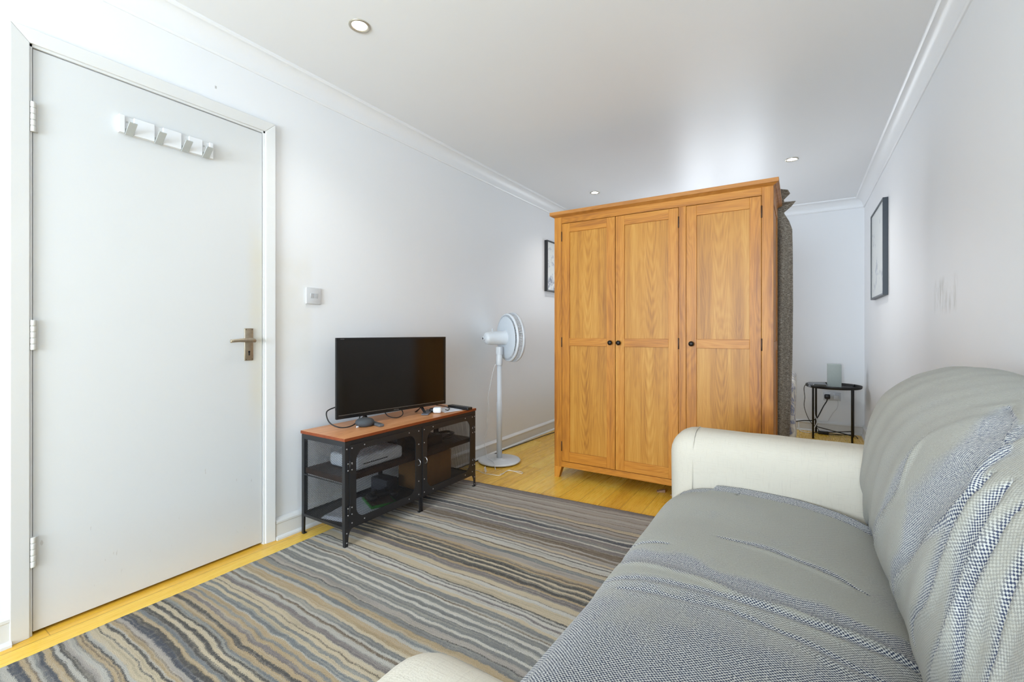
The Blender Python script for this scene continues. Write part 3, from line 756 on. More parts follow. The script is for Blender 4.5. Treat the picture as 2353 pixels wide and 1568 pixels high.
# ------------------------------------------------------------------ cloth hung over the back corner of the wardrobe
def grid_obj(name, nu, nv, fn, mat, uvf=None, attr=None, thick=0.0, closed_u=False):
    me = bpy.data.meshes.new(name); V = []; Fc = []
    for j in range(nv+1):
        for i in range(nu+1): V.append(fn(i/nu, j/nv))
    for j in range(nv):
        for i in range(nu):
            a = j*(nu+1)+i; Fc.append((a, a+1, a+nu+2, a+nu+1))
    me.from_pydata([tuple(v) for v in V], [], Fc)
    if uvf:
        l = me.uv_layers.new(name='UVMap')
        for p in me.polygons:
            for li in p.loop_indices:
                k = me.loops[li].vertex_index; l.data[li].uv = uvf((k % (nu+1))/nu, (k//(nu+1))/nv)
    if attr:
        at = me.attributes.new('navy', 'FLOAT', 'POINT')
        for k in range(len(V)): at.data[k].value = attr((k % (nu+1))/nu, (k//(nu+1))/nv)
    for p in me.polygons: p.use_smooth = True
    me.materials.append(mat); o = bpy.data.objects.new(name, me); COL.objects.link(o)
    if thick:
        md = o.modifiers.new('thickness', 'SOLIDIFY'); md.thickness = thick; md.offset = 0
    return o
def drape():
    # u: across (from behind the wardrobe out to the right edge), v: from the top of the wardrobe down to the floor
    edge = [(0.00, -0.128, 3.00, 1.868), (0.03, -0.110, 3.12, 1.872), (0.06, -0.060, 3.30, 1.905), (0.085, -0.050, 3.36, 1.897), (0.11, -0.084, 3.38, 1.868), (0.135, -0.082, 3.40, 1.852),
            (0.16, -0.020, 3.43, 1.862), (0.19, -0.045, 3.45, 1.835), (0.22, -0.086, 3.45, 1.800), (0.26, -0.056, 3.455, 1.742), (0.30, -0.040, 3.46, 1.69), (0.36, -0.038, 3.46, 1.58),
            (0.55, -0.036, 3.46, 1.20), (0.75, -0.040, 3.46, 0.82), (0.90, -0.052, 3.465, 0.42), (1.0, -0.062, 3.47, 0.20)]
    def E(v):
        for a, b in zip(edge, edge[1:]):
            if a[0] <= v <= b[0]:
                f = (v-a[0])/(b[0]-a[0]); f = f*f*(3-2*f); return [a[i]+(b[i]-a[i])*f for i in (1, 2, 3)]
        return list(edge[-1][1:])
    def fn(u, v):
        ex, ey, ez = E(v)
        inx, iny, inz = (-0.62, ey, ez)
        if v < 0.14: inz = 1.866; iny = 3.20+v*1.6; inx = -0.5
        elif v < 0.22: f = (v-0.14)/0.08; inz = 1.866+(ez-1.866)*f; iny = 3.424+(ey-3.424)*f; inx = -0.5-0.12*f
        g = 1-u
        x = ex+(inx-ex)*g
        # the free edge lifts off, the rest lies on the top / hangs straight behind
        s_ = min(1, g*5.0); s_ = s_*s_*(3-2*s_)
        y = ey+(iny-ey)*s_; z = ez+(inz-ez)*s_
        amp = 0.014*min(1, max(0, (v-0.2)/0.15))
        y += amp*math.sin(g*46+0.6*math.sin(v*7)) + amp*0.5*math.sin(g*21+2)
        return (x, y, z)
    return grid_obj('draped_curtain', 60, 120, fn, M_DCLOTH, thick=0.004)
o = drape(); tag(o, 'coarse grey-brown woven curtain draped over the back right corner of the wardrobe', 'curtain')

# ------------------------------------------------------------------ bed behind the wardrobe
t = thing('bed', 'bed with crumpled white and blue bedding just showing past the wardrobe edge', 'bed', (-0.8, 4.2, 0))
m = MB(); m.rbox((-1.55, 3.56, 0.0), (-0.16, 5.20, 0.30), 0.02, 2, n=3); m.build('bed_base', plain('bed base fabric', (150, 146, 140), 0.9), t)
m = MB(); m.rbox((-1.55, 3.56, 0.302), (-0.14, 5.20, 0.50), 0.05, 3, n=5); m.build('mattress', plain('mattress white', (220, 218, 212), 0.9), t)
def duv(p):
    n_ = noise.noise(Vector((p.x*4, p.y*5, p.z*3)))*0.022+noise.noise(Vector((p.x*11, p.y*13, p.z*8)))*0.008
    q = Vector(p)
    if p.x > -0.2: q.x += n_*0.9 - 0.004+(0.010 if p.z < 0.60 else -0.012)
    if p.z > 0.5: q.z += n_*1.2 + 0.04*math.exp(-((p.y-3.75)/0.25)**2)
    return q
m = MB(); m.rbox((-1.58, 3.555, 0.508), (-0.050, 5.1, 0.66), 0.060, 4, n=30, fn=duv)
def duv2(p):
    q = Vector(p); n_ = noise.noise(Vector((p.x*4, p.y*6, p.z*3)))*0.03
    q.x += n_*0.6; return q
m.rbox((-0.135, 3.60, 0.12), (-0.028, 4.9, 0.66), 0.04, 4, n=24, fn=duv2)
du = m.build('duvet', M_BED, t)

# ------------------------------------------------------------------ television stand
SX0, SX1, SY0, SY1 = -2.128, -1.790, 1.364, 2.372
SF = 0.011     # top of the rug where the front legs stand
t = thing('television_stand', 'low black metal stand with mesh doors and a reddish wooden top', 'TV stand', ((SX0+SX1)/2, (SY0+SY1)/2, 0))
m = MB(); m.box((SX0-0.004, SY0-0.004, 0.507), (SX1+0.004, SY1+0.004, 0.522)); tb = m.build('top_board', [M_TVTOP, M_TVEDGE], t, bevel=0.001)
for pl in tb.data.polygons: pl.material_index = 0 if abs(pl.normal.z) > 0.5 else 1
m = MB(); m.box((SX0+0.012, SY0+0.012, 0.306), (SX1-0.020, SY1-0.012, 0.332)); m.build('shelf_board', M_SHELF, t, bevel=0.001)
ZB = 0.090
m = MB(); a = 0.0035; lw = 0.026
for (x, sx) in ((SX0, 1), (SX1, -1)):
    for (y, sy) in ((SY0, 1), (SY1, -1)):
        m.box((x, y, ZB), (x+sx*a, y+sy*(lw+0.006), 0.5068)); m.box((x+sx*a, y, ZB), (x+sx*lw*0.8, y+sy*a, 0.5068))
for (x, sx) in ((SX0, 1), (SX1, -1)):
    m.box((x+sx*0.0006, SY0+a, 0.479), (x+sx*0.003, SY1-a, 0.5065)); m.box((x+sx*0.0006, SY0+a, ZB+0.0005), (x+sx*0.003, SY1-a, ZB+0.018))
    m.box((x, SY0+a, ZB), (x+sx*0.018, SY1-a, ZB+0.003)); m.box((x, SY0+a, 0.5035), (x+sx*0.018, SY1-a, 0.5065))
for (y, sy) in ((SY0, 1), (SY1, -1)):
    m.box((SX0+a, y+sy*0.0006, 0.481), (SX1-a, y+sy*0.003, 0.5065)); m.box((SX0+a, y+sy*0.0006, ZB+0.0005), (SX1-a, y+sy*0.003, ZB+0.014))
    m.box((SX0+a, y+sy*0.0006, 0.300), (SX1-a, y+sy*0.003, 0.306))
YM = 1.868
m.box((SX1-0.004, YM-0.014, ZB), (SX1, YM+0.014, 0.488)); m.box((SX0, YM-0.012, ZB), (SX0+0.012, YM+0.012, 0.505))
m.box((SX0+0.012, YM-0.004, 0.085), (SX1-0.012, YM+0.004, 0.0895))
m.build('frame', M_BLACKM, t, bevel=0.0006, bseg=1)
def tvleg(x, sx, y, sy, z0, gus):
    m = MB()
    # L-shaped foot, widening in a curve up to the body on the front face
    pts = [(0, z0), (0.018, z0)]
    if gus:
        for k in range(0, 9):
            q = math.pi/2*k/8; pts.append((0.020+0.045*(1-math.cos(q)), ZB+0.010-0.055+0.055*math.sin(q)))
    else: pts += [(0.020, ZB+0.012)]
    pts += [(0, ZB+0.012)]
    m.prism(pts, lambda u, v, w: (x-sx*0.0004+sx*w, y+sy*u, v), 0, 0.0035)
    m.prism([(0, z0), (0.014, z0), (0.020, ZB+0.008), (0, ZB+0.008)], lambda u, v, w: (x+sx*u, y-sy*0.0004+sy*w, v), 0, 0.0035)
    m.box((x, y, z0), (x+sx*0.016, y+sy*0.018, z0+0.006))
    m.build('leg', M_BLACKM, t, bevel=0.0005, bseg=1)
tvleg(SX1, -1, SY0, 1, SF, True); tvleg(SX1, -1, SY1, -1, SF, True); tvleg(SX0, 1, SY0, 1, 0, False); tvleg(SX0, 1, SY1, -1, 0, False)
for x, sx, z0 in ((SX1, -1, SF), (SX0, 1, 0.0)):
    m = MB(); m.box((x, YM-0.014, z0), (x+sx*0.004, YM-0.002, ZB+0.004)); m.box((x, YM+0.002, z0), (x+sx*0.004, YM+0.014, ZB+0.004)); m.box((x, YM-0.014, z0), (x+sx*0.014, YM+0.014, z0+0.006))
    m.build('leg', M_BLACKM, t)
def mesh_sheet(name, par, f, W, H, cu=0.0135, cv=0.0082, wd=0.00125, th=0.0012):
    """expanded metal: crossing strands clipped to a W x H rectangle; f(u,v,w) -> xyz"""
    m = MB(); L = math.hypot(cu, cv); k0 = cv/cu
    for sg in (1, -1):
        n0 = int(-(H/cv)-2); n1 = int(W/cu+H/cv)+3
        for n in range(n0-2, n1+2):
            c = n*cu      # u-intercept at v=0: line u = c + sg*v*cu/cv
            # clip
            v0, v1 = 0.0, H
            u_at = lambda v: c+sg*v*cu/cv
            lo, hi = 0.0, H
            # v where u=0 and u=W
            va = (0-c)*cv/cu*sg; vb = (W-c)*cv/cu*sg
            if va > vb: va, vb = vb, va
            lo = max(lo, va); hi = min(hi, vb)
            if hi-lo < 0.0015: continue
            ua, ub = u_at(lo), u_at(hi)
            nx, ny = -(hi-lo), (ub-ua); q = math.hypot(nx, ny); nx, ny = nx/q*wd/2, ny/q*wd/2
            P = [(ua+nx, lo+ny), (ub+nx, hi+ny), (ub-nx, hi-ny), (ua-nx, lo-ny)]
            w0 = 0 if sg > 0 else th*0.6
            m.hexa([f(p[0], p[1], w0) for p in P]+[f(p[0], p[1], w0+th) for p in P])
    o = m.build(name, M_BLACKM, par, fix=False); return o
mesh_sheet('side_mesh', t, lambda u, v, w: (SX0+0.006+u, SY0+0.0032+w, ZB+0.012+v), SX1-SX0-0.012, 0.488-ZB-0.010)
mesh_sheet('side_mesh', t, lambda u, v, w: (SX0+0.006+u, SY1-0.0032-w, ZB+0.012+v), SX1-SX0-0.012, 0.488-ZB-0.010)
mesh_sheet('base_mesh', t, lambda u, v, w: (SX0+0.006+v, SY0+0.006+u, ZB+0.006+w), SY1-SY0-0.012, SX1-SX0-0.012, 0.0135, 0.0075, 0.0034)
M_RIVET = plain('rivet', (176, 176, 178), 0.3, 0.8, var=0.02)
def rivets(par, pts, x, name='rivet'):
    o0 = None
    for (y, z) in pts:
        if o0 is None:
            m = MB(); m.lathe([(0.0036, 0), (0.0034, 0.0010), (0.0022, 0.0020), (0.0003, 0.0024)], Matrix.Translation((x, y, z)) @ Matrix.Rotation(math.pi/2, 4, 'Y'), 10)
            o0 = m.build(name, M_RIVET, par); base = (y, z)
        else:
            c = o0.copy(); COL.objects.link(c); c.location = o0.location + Vector((0, y-base[0], z-base[1]))
def tvdoor(ya, yb, hinge_side, pull_y):
    z0, z1 = 0.101, 0.486; X = SX1+0.0005
    ins_y, ins_z, r = 0.036, 0.030, 0.052
    outer = []; inner = []
    def rr(y0, y1, za, zb, r, n=8):
        out = []
        for (cy, cz, a0) in ((y1-r, zb-r, 0), (y0+r, zb-r, 90), (y0+r, za+r, 180), (y1-r, za+r, 270)):
            for k in range(n+1):
                q = math.radians(a0+90*k/n); out.append((cy+r*math.cos(q), cz+r*math.sin(q)))
        return out
    outer = rr(ya, yb, z0, z1, 0.003); inner = rr(ya+ins_y, yb-ins_y, z0+ins_z, z1-ins_z, r)
    m = MB(); m.prism(outer, lambda u, v, w: (X+w, u, v), 0, 0.0032, hole=inner)
    n = len(inner)
    d = m.build('door', M_BLACKM, t)
    mesh_sheet('door_mesh', d, lambda u, v, w: (X-0.0002-w, ya+ins_y-0.006+u, z0+ins_z-0.006+v), yb-ya-2*ins_y+0.012, z1-z0-2*ins_z+0.012)
    pts = []
    for yy in (ya+0.012, yb-0.012):
        for zz in (z0+0.016, z0+0.09, z1-0.09, z1-0.016): pts.append((yy, zz))
    for yy in (ya+0.085, yb-0.085): pts += [(yy, z0+0.013), (yy, z1-0.013)]
    rivets(d, pts, X+0.003)
    p = MB(); pts = [(X+0.003, pull_y, 0.296+0.017)]
    for k in range(1, 8):
        q = math.pi*k/8; pts.append((X+0.003+0.017*math.sin(q), pull_y, 0.296+0.017*math.cos(q)))
    pts.append((X+0.003, pull_y, 0.296-0.017)); p.tube(pts, 0.0022, 8, res=2)
    p.build('ring_pull', M_CHROME, d)
    hy = ya if hinge_side < 0 else yb
    for zc in (0.385, 0.175):
        h = MB(); h.lathe([(0.0035, zc-0.026), (0.0035, zc+0.026)], Matrix.Translation((X+0.0025, hy, 0)), 10)
        h.box((X+0.001, hy-0.016, zc-0.024), (X+0.0042, hy+0.016, zc+0.024)); h.build('hinge', M_BLACKM, d)
        rivets(d, [(hy+0.011, zc+0.016), (hy+0.011, zc-0.016), (hy-0.011, zc+0.016), (hy-0.011, zc-0.016)], X+0.004, 'hinge_rivet')
    return d
tvdoor(SY0+0.026, YM-0.010, -1, YM-0.026); tvdoor(YM+0.010, SY1-0.026, 1, YM+0.028)
rivets(t, [(y, z) for y in (SY0+0.011, SY1-0.011) for z in (0.470, 0.075, 0.03)], SX1+0.0003, 'frame_rivet')

# ------------------------------------------------------------------ television
TA = math.radians(9.8)
# local frame: u along the screen (near end to far end), w out of the screen, z up
T0 = Vector((-2.030, 1.493, 0.0)); TU = Vector((math.sin(TA), math.cos(TA), 0)); TW = Vector((math.cos(TA), -math.sin(TA), 0))
TM = Matrix(((TU.x, TW.x, 0, T0.x), (TU.y, TW.y, 0, T0.y), (0, 0, 1, 0), (0, 0, 0, 1)))
TVW, TVZ0, TVZ1 = 0.726, 0.564, 0.990
t = thing('television', 'black flat-screen television standing on the low metal stand', 'television', tuple(T0+TU*TVW/2+Vector((0, 0, 0.523))))
m = MB(); m.box((0, -0.012, TVZ0), (TVW, 0, TVZ1), M=TM); m.rbox((0.05, -0.030, TVZ0+0.01), (TVW-0.05, -0.010, TVZ1-0.03), 0.008, 2, M=TM, n=2); m.rbox((0.08, -0.060, TVZ0+0.02), (TVW-0.08, -0.042, TVZ0+0.24), 0.01, 2, M=TM, n=2)
m.build('casing', M_BEZEL, t, bevel=0.002)
m = MB(); b_ = 0.012
m.box((0, 0, TVZ1-b_), (TVW, 0.004, TVZ1), M=TM); m.box((0, 0, TVZ0), (b_, 0.004, TVZ1-b_), M=TM); m.box((TVW-b_, 0, TVZ0), (TVW, 0.004, TVZ1-b_), M=TM)
m.box((b_, 0, TVZ0), (TVW-b_, 0.004, TVZ0+0.019), M=TM); m.build('bezel', M_BEZEL, t, bevel=0.0008)
m = MB(); m.box((b_-0.001, 0.0002, TVZ0+0.018), (TVW-b_+0.001, 0.0016, TVZ1-b_+0.001), M=TM); m.build('screen', M_SCREEN, t)
m = MB(); m.box((b_, 0.0035, TVZ0+0.0185), (TVW-b_, 0.0052, TVZ0+0.0205), M=TM); m.build('silver_line', plain('silver trim line', (150, 146, 140), 0.3, 0.7, var=0.02), t)
# small maker's lettering, unreadable in the photograph: a row of short strokes
M_LOGO = plain('grey lettering', (120, 118, 114), 0.4, var=0.01)
def strokes(u0, z0, n, w, h, name):
    m = MB(); random.seed(n)
    for k in range(n):
        a_ = u0+k*w*1.35
        m.box((a_, 0.0038, z0), (a_+w*0.25, 0.0046, z0+h), M=TM)
        if k % 2 == 0: m.box((a_, 0.0038, z0+h*0.8), (a_+w, 0.0046, z0+h), M=TM)
        m.box((a_, 0.0038, z0), (a_+w, 0.0046, z0+h*0.2), M=TM)
        if k % 3 == 1: m.box((a_+w*0.75, 0.0038, z0), (a_+w, 0.0046, z0+h), M=TM)
    m.build(name, M_LOGO, t)
strokes(TVW*0.5-0.018, TVZ0+0.006, 6, 0.0042, 0.0055, 'maker_lettering'); strokes(0.022, TVZ1-0.0085, 8, 0.002, 0.003, 'corner_lettering')
for u in (0.175, 0.555):
    m = MB()
    m.hexa([tuple(TM @ Vector(p)) for p in [(u-0.006, -0.028, 0.556), (u+0.006, -0.028, 0.556), (u+0.006, -0.016, 0.556), (u-0.006, -0.016, 0.556), (u-0.006, -0.028, TVZ0+0.01), (u+0.006, -0.028, TVZ0+0.01), (u+0.006, -0.016, TVZ0+0.01), (u-0.006, -0.016, TVZ0+0.01)]])
    for (w0, w1) in ((-0.018, 0.028), (-0.024, -0.085)):
        m.hexa([tuple(TM @ Vector(p)) for p in [(u-0.005, w1-0.012*(1 if w1 > 0 else -1), 0.5232), (u+0.007, w1-0.012*(1 if w1 > 0 else -1), 0.5232), (u+0.007, w1, 0.5232), (u-0.005, w1, 0.5232),
                                                 (u-0.005, w0-0.006, 0.556), (u+0.007, w0-0.006, 0.556), (u+0.007, w0+0.006, 0.562), (u-0.005, w0+0.006, 0.562)]])
    m.build('foot', M_BLACK, t, bevel=0.001)
ZT = 0.5225
# cables behind the set
m = MB(); m.tube([(-2.085, 1.53, 0.62), (-2.075, 1.470, 0.605), (-2.03, 1.452, 0.560), (-1.985, 1.475, 0.534), (-1.965, 1.53, 0.531), (-1.99, 1.60, 0.545), (-2.02, 1.64, 0.575)], 0.0032, 10)
o = m.build('looped_cable', M_RUBBER); tag(o, 'black cable looping out past the near end of the television', 'cable')
m = MB(); m.tube([(-2.02, 1.80, 0.575), (-1.985, 1.80, 0.543), (-1.955, 1.825, 0.530), (-1.95, 1.865, 0.531), (-1.965, 1.90, 0.545), (-2.0, 1.91, 0.575)], 0.0028, 10)
o = m.build('drooping_cable', M_RUBBER); tag(o, 'black cable drooping under the middle of the television', 'cable')
# round smart speaker
t = thing('smart_speaker', 'small round charcoal fabric smart speaker on the wooden top under the television', 'speaker', (-1.945, 1.607, ZT))
m = MB(); m.lathe([(0.030, 0.0005), (0.040, 0.004), (0.0475, 0.013), (0.049, 0.020), (0.0465, 0.029), (0.038, 0.037), (0.024, 0.0415), (0.0005, 0.043)], Matrix.Translation((-1.945, 1.607, ZT)), 36); m.build('body', M_GREYP, t)
m = MB(); m.box((-1.945, 1.552, ZT+0.001), (-1.938, 1.562, ZT+0.008)); m.build('plug_tip', M_WHITE, t)
# slim remote, pointing at the room
def remote(name, lab, c, ang, L, W_, H_, mat, nb, grp=None, tip=0.0):
    t = thing(name, lab, 'remote control', (c[0], c[1], ZT), grp)
    R_ = Matrix.Translation((c[0], c[1], ZT+0.0003)) @ Matrix.Rotation(ang, 4, 'Z')
    m = MB(); m.rbox((-L/2, -W_/2, 0), (L/2, W_/2, H_), min(0.005, H_*0.45), 3, M=R_, n=3); m.build('body', mat, t)
    mbt = plain(name+' buttons', (60, 60, 62) if mat is not M_GREYREM else (40, 40, 42), 0.5, var=0.02)
    for i in range(nb):
        for j in (-1, 0, 1):
            m = MB(); x = L*(-0.36+0.72*i/max(1, nb-1)); m.lathe([(0.0026, 0), (0.0022, 0.001)], R_ @ Matrix.Translation((x, j*W_*0.27, H_-0.0001)), 8); m.build('button', mbt, t)
remote('slim_remote', 'slim grey remote control beside the round speaker', (-1.905, 1.652), math.radians(-14), 0.115, 0.030, 0.014, M_GREYREM, 4)
remote('television_remote', 'long black remote control near the far end of the wooden top', (-1.862, 2.300), math.radians(-6), 0.185, 0.045, 0.018, M_BLACK, 8)
# papers, plugs, envelope
m = MB(); R_ = Matrix.Translation((-1.905, 2.225, ZT)) @ Matrix.Rotation(math.radians(-16), 4, 'Z')
for k in range(3): m.box((-0.09+k*0.004, -0.07+k*0.003, 0.0003+k*0.0007), (0.085+k*0.002, 0.065-k*0.004, 0.0008+k*0.0007), M=R_)
o = m.build('paper_leaflet', [plain('white paper', (228, 230, 236), 0.8, var=0.01)])
o['_org'] = (0, 0, 0); tag(o, 'folded white leaflet with a blue line of print lying by the black remote control', 'paper')
m = MB(); random.seed(3); x = 0.02
yy = -0.05
while yy < 0.045: wl = random.uniform(0.002, 0.006); m.box((0.045, yy, 0.0023), (0.0475, yy+wl, 0.0027), M=R_); yy += wl+0.0015
m.build('printed_line', plain('blue ink', (70, 80, 130), 0.7, var=0.02), o)
m = MB(); R_ = Matrix.Translation((-1.935, 2.075, ZT)) @ Matrix.Rotation(math.radians(-58), 4, 'Z')
m.rbox((-0.085, -0.022, 0.0003), (0.085, 0.022, 0.008), 0.003, 2, M=R_, n=2)
o = m.build('grey_wallet', plain('grey wallet', (92, 94, 102), 0.45, var=0.05)); tag(o, 'flat dark grey slip case lying under the far end of the television', 'case')
t = thing('white_adaptor', 'white three-pin travel adaptor plug lying on the wooden top', 'plug', (-1.880, 2.105, ZT))
R_ = Matrix.Translation((-1.880, 2.105, ZT)) @ Matrix.Rotation(math.radians(35), 4, 'Z')
m = MB(); m.rbox((-0.026, -0.026, 0.001), (0.026, 0.026, 0.036), 0.012, 4, M=R_, n=3); m.rbox((-0.016, 0.018, 0.004), (0.016, 0.046, 0.030), 0.009, 3, M=R_, n=3)
m.build('body', M_WHITE, t)
for (a_, b_) in ((0.0, 0.010), (-0.010, -0.007), (0.010, -0.007)): m = MB(); m.box((0.0255, a_-0.0025, 0.018+b_-0.0015), (0.0268, a_+0.0025, 0.018+b_+0.0015), M=R_); m.build('socket_hole', M_DARK, t)
t = thing('black_plug', 'black plug with brass pins behind the white adaptor', 'plug', (-1.925, 2.115, ZT))
R_ = Matrix.Translation((-1.925, 2.118, ZT)) @ Matrix.Rotation(math.radians(20), 4, 'Z')
m = MB(); m.rbox((-0.022, -0.02, 0.001), (0.016, 0.02, 0.024), 0.008, 3, M=R_, n=3); m.build('body', M_BLACK, t)
M_BRASS = plain('brass pins', (206, 186, 140), 0.3, 0.9, var=0.02)
for dy in (-0.01, 0.008): m = MB(); m.box((0.016, dy-0.003, 0.012), (0.030, dy+0.003, 0.017), M=R_); m.build('pin', M_BRASS, t)
m = MB(); m.tube([(-1.855, 2.150, ZT+0.016), (-1.868, 2.190, ZT+0.006), (-1.895, 2.235, ZT+0.006), (-1.93, 2.262, ZT+0.007), (-1.98, 2.275, ZT+0.010), (-2.04, 2.27, ZT+0.012)], 0.0026, 10)
o = m.build('adaptor_cable', M_RUBBER); tag(o, 'thin black cable running from the white adaptor over the leaflet', 'cable')

# ------------------------------------------------------------------ things inside the stand
ZS = 0.3325; ZM = 0.0990
t = thing('white_set_top_box', 'large white rounded box on the left of the dark middle shelf of the stand', 'set-top box', (-1.94, 1.61, ZS))
m = MB(); m.rbox((-2.045, 1.462, ZS+0.003), (-1.828, 1.770, ZS+0.072), 0.018, 4, n=4); m.build('body', plain('white gloss plastic', (222, 228, 236), 0.3, var=0.01), t)
m = MB(); m.box((-1.8285, 1.50, ZS+0.030), (-1.8272, 1.66, ZS+0.034)); m.build('slot', M_DARK, t)
m = MB(); m.rbox((-2.035, 1.475, ZS+0.0003), (-1.838, 1.758, ZS+0.006), 0.002, 1, n=2); m.build('base', M_BLACK, t)
m = MB(); m.rbox((-2.06, 1.79, ZS+0.0005), (-1.90, 1.853, ZS+0.10), 0.006, 2, n=2); o = m.build('black_router', plain('black router plastic', (30, 30, 33), 0.5)); tag(o, 'black router standing upright beside the white box inside the stand', 'router')
m = MB(); m.rbox((-2.06, 1.90, ZS+0.0005), (-1.86, 2.13, ZS+0.060), 0.006, 2, n=2); o = m.build('black_console', plain('black console plastic', (32, 34, 37), 0.35)); tag(o, 'black game console on the right half of the middle shelf', 'console')
for q, (lab, base_) in enumerate((('tangle of black cables heaped on the black console in the stand', (-1.955, 2.02, ZS+0.064)), ('loose coil of black cable at the far right of the middle shelf', (-1.95, 2.235, ZS+0.004)))):
    random.seed(20+q); pts = []
    for k in range(26):
        a_ = k*0.9; r_ = 0.045+0.03*random.random(); pts.append((base_[0]+r_*math.cos(a_)*1.0, base_[1]+r_*1.2*math.sin(a_), base_[2]+0.003+0.03*random.random()))
    m = MB(); m.tube(pts, 0.003, 6, res=4); o = m.build('cable_tangle', M_RUBBER); tag(o, lab, 'cable')
m = MB(); m.rbox((-2.03, 1.925, ZM), (-1.855, 2.205, ZM+0.185), 0.003, 1, n=2)
o = m.build('cardboard_box', M_CARD); tag(o, 'brown cardboard box behind the right mesh door on the bottom of the stand', 'box')
m = MB(); R_ = Matrix.Translation((-1.925, 1.545, ZM)) @ Matrix.Rotation(math.radians(12), 4, 'Z')
for k in range(5): m.box((-0.105+k*0.002, -0.145+k*0.004, k*0.0022), (0.105-k*0.001, 0.15-k*0.003, k*0.0022+0.0019), M=R_)
o = m.build('paper_stack', plain('white printed paper', (214, 218, 228), 0.7, var=0.05, nscale=25)); tag(o, 'pile of white papers on the mesh base behind the left mesh door', 'paper')
m = MB(); R_ = Matrix.Translation((-1.90, 1.665, ZM+0.0118)) @ Matrix.Rotation(math.radians(-24), 4, 'Z')
m.rbox((-0.085, -0.068, 0), (0.085, 0.068, 0.014), 0.003, 2, M=R_, n=2); o = m.build('green_game_case', plain('bright green plastic', (52, 128, 52), 0.35, var=0.05)); o['_org'] = (0, 0, 0)
tag(o, 'green plastic game case lying on the white papers in the stand', 'case')
m = MB(); m.box((-0.078, -0.062, 0.0141), (0.078, 0.060, 0.0147), M=R_); m.build('cover_sheet', plain('brown cover print', (86, 70, 60), 0.4, var=0.2, nscale=18), o)
t = thing('game_controller', 'black game controller lying on the green case in the stand', 'controller', (-1.92, 1.69, ZM+0.027))
m = MB(); R_ = Matrix.Translation((-1.925, 1.695, ZM+0.0268)) @ Matrix.Rotation(math.radians(70), 4, 'Z')
m.rbox((-0.05, -0.028, 0), (0.05, 0.03, 0.030), 0.013, 3, M=R_, n=3); m.rbox((-0.078, -0.062, 0), (-0.036, 0.016, 0.030), 0.014, 3, M=R_, n=3); m.rbox((0.036, -0.062, 0), (0.078, 0.016, 0.030), 0.014, 3, M=R_, n=3); m.build('body', M_BLACK, t)
for dx in (-0.03, 0.03): m = MB(); m.lathe([(0.005, 0), (0.004, 0.008), (0.009, 0.010), (0.009, 0.014)], R_ @ Matrix.Translation((dx, -0.006, 0.029)), 12); m.build('thumb_stick', M_DARK, t)
m = MB(); m.rbox((-2.09, 1.77, ZM), (-1.96, 1.853, ZM+0.085), 0.004, 2, n=2); o = m.build('grey_disc_drive', plain('dark grey plastic', (62, 64, 70), 0.4)); tag(o, 'dark grey drive box at the back right of the left mesh door', 'box')

# ------------------------------------------------------------------ pedestal fan
FX, FY = -1.988, 2.945
t = thing('pedestal_fan', 'white pedestal fan on a round base, facing away beside the left wall', 'fan', (FX, FY, 0))
T = Matrix.Translation((FX, FY, 0))
M_FAN = plain('fan white plastic', (218, 222, 226), 0.35, var=0.01); M_FANB = plain('fan rear cage white', (206, 212, 218), 0.4, var=0.01)
m = MB(); m.lathe([(0.150, 0.006), (0.164, 0.010), (0.166, 0.017), (0.163, 0.022), (0.150, 0.0245), (0.03, 0.028), (0.026, 0.034), (0.0005, 0.036)], T, 64); m.build('base', M_FAN, t)
m = MB(); m.lathe([(0.140, 0.0), (0.140, 0.0065)], T, 48); m.build('rubber_ring', M_DARK, t)
m = MB(); m.lathe([(0.0215, 0.03), (0.0215, 0.47), (0.0185, 0.472), (0.0185, 0.80)], T, 28); m.build('pole', M_FAN, t)
m = MB(); m.lathe([(0.0235, 0.76), (0.0245, 0.765), (0.0245, 0.825), (0.021, 0.845), (0.018, 0.90)], T, 28); m.rbox((FX-0.022, FY-0.020, 0.84), (FX+0.022, FY+0.020, 0.905), 0.008, 3, n=2); m.build('neck', M_FAN, t)
AX = Vector((math.sin(math.radians(31)), math.cos(math.radians(31)), 0.03)).normalized()
HC = Vector((FX, FY, 0.975))
zz = AX; xx = Vector((0, 0, 1)).cross(zz).normalized(); yy = zz.cross(xx)
HM = Matrix(((xx.x, yy.x, zz.x, HC.x), (xx.y, yy.y, zz.y, HC.y), (xx.z, yy.z, zz.z, HC.z), (0, 0, 0, 1)))
m = MB(); m.lathe([(0.0005, -0.128), (0.010, -0.128), (0.030, -0.124), (0.043, -0.116), (0.049, -0.100), (0.052, -0.07), (0.054, 0.03), (0.058, 0.048), (0.060, 0.055)], HM, 36, cap=(True, True)); m.build('motor_housing', M_FAN, t)
m = MB(); m.lathe([(0.012, -0.140), (0.014, -0.138), (0.015, -0.124)], HM, 20); k_ = m.build('tilt_knob', M_FAN, t)
m = MB(); m.lathe([(0.008, -0.1415), (0.008, -0.139)], HM, 16); m.build('knob_cap', M_DARK, k_)
m = MB(); m.lathe([(0.004, 0), (0.004, 0.016), (0.0055, 0.018), (0.0055, 0.024)], Matrix.Translation(HC+AX*(-0.06)+Vector((0, 0, 0.050))), 12); m.build('oscillation_knob', M_FAN, t)
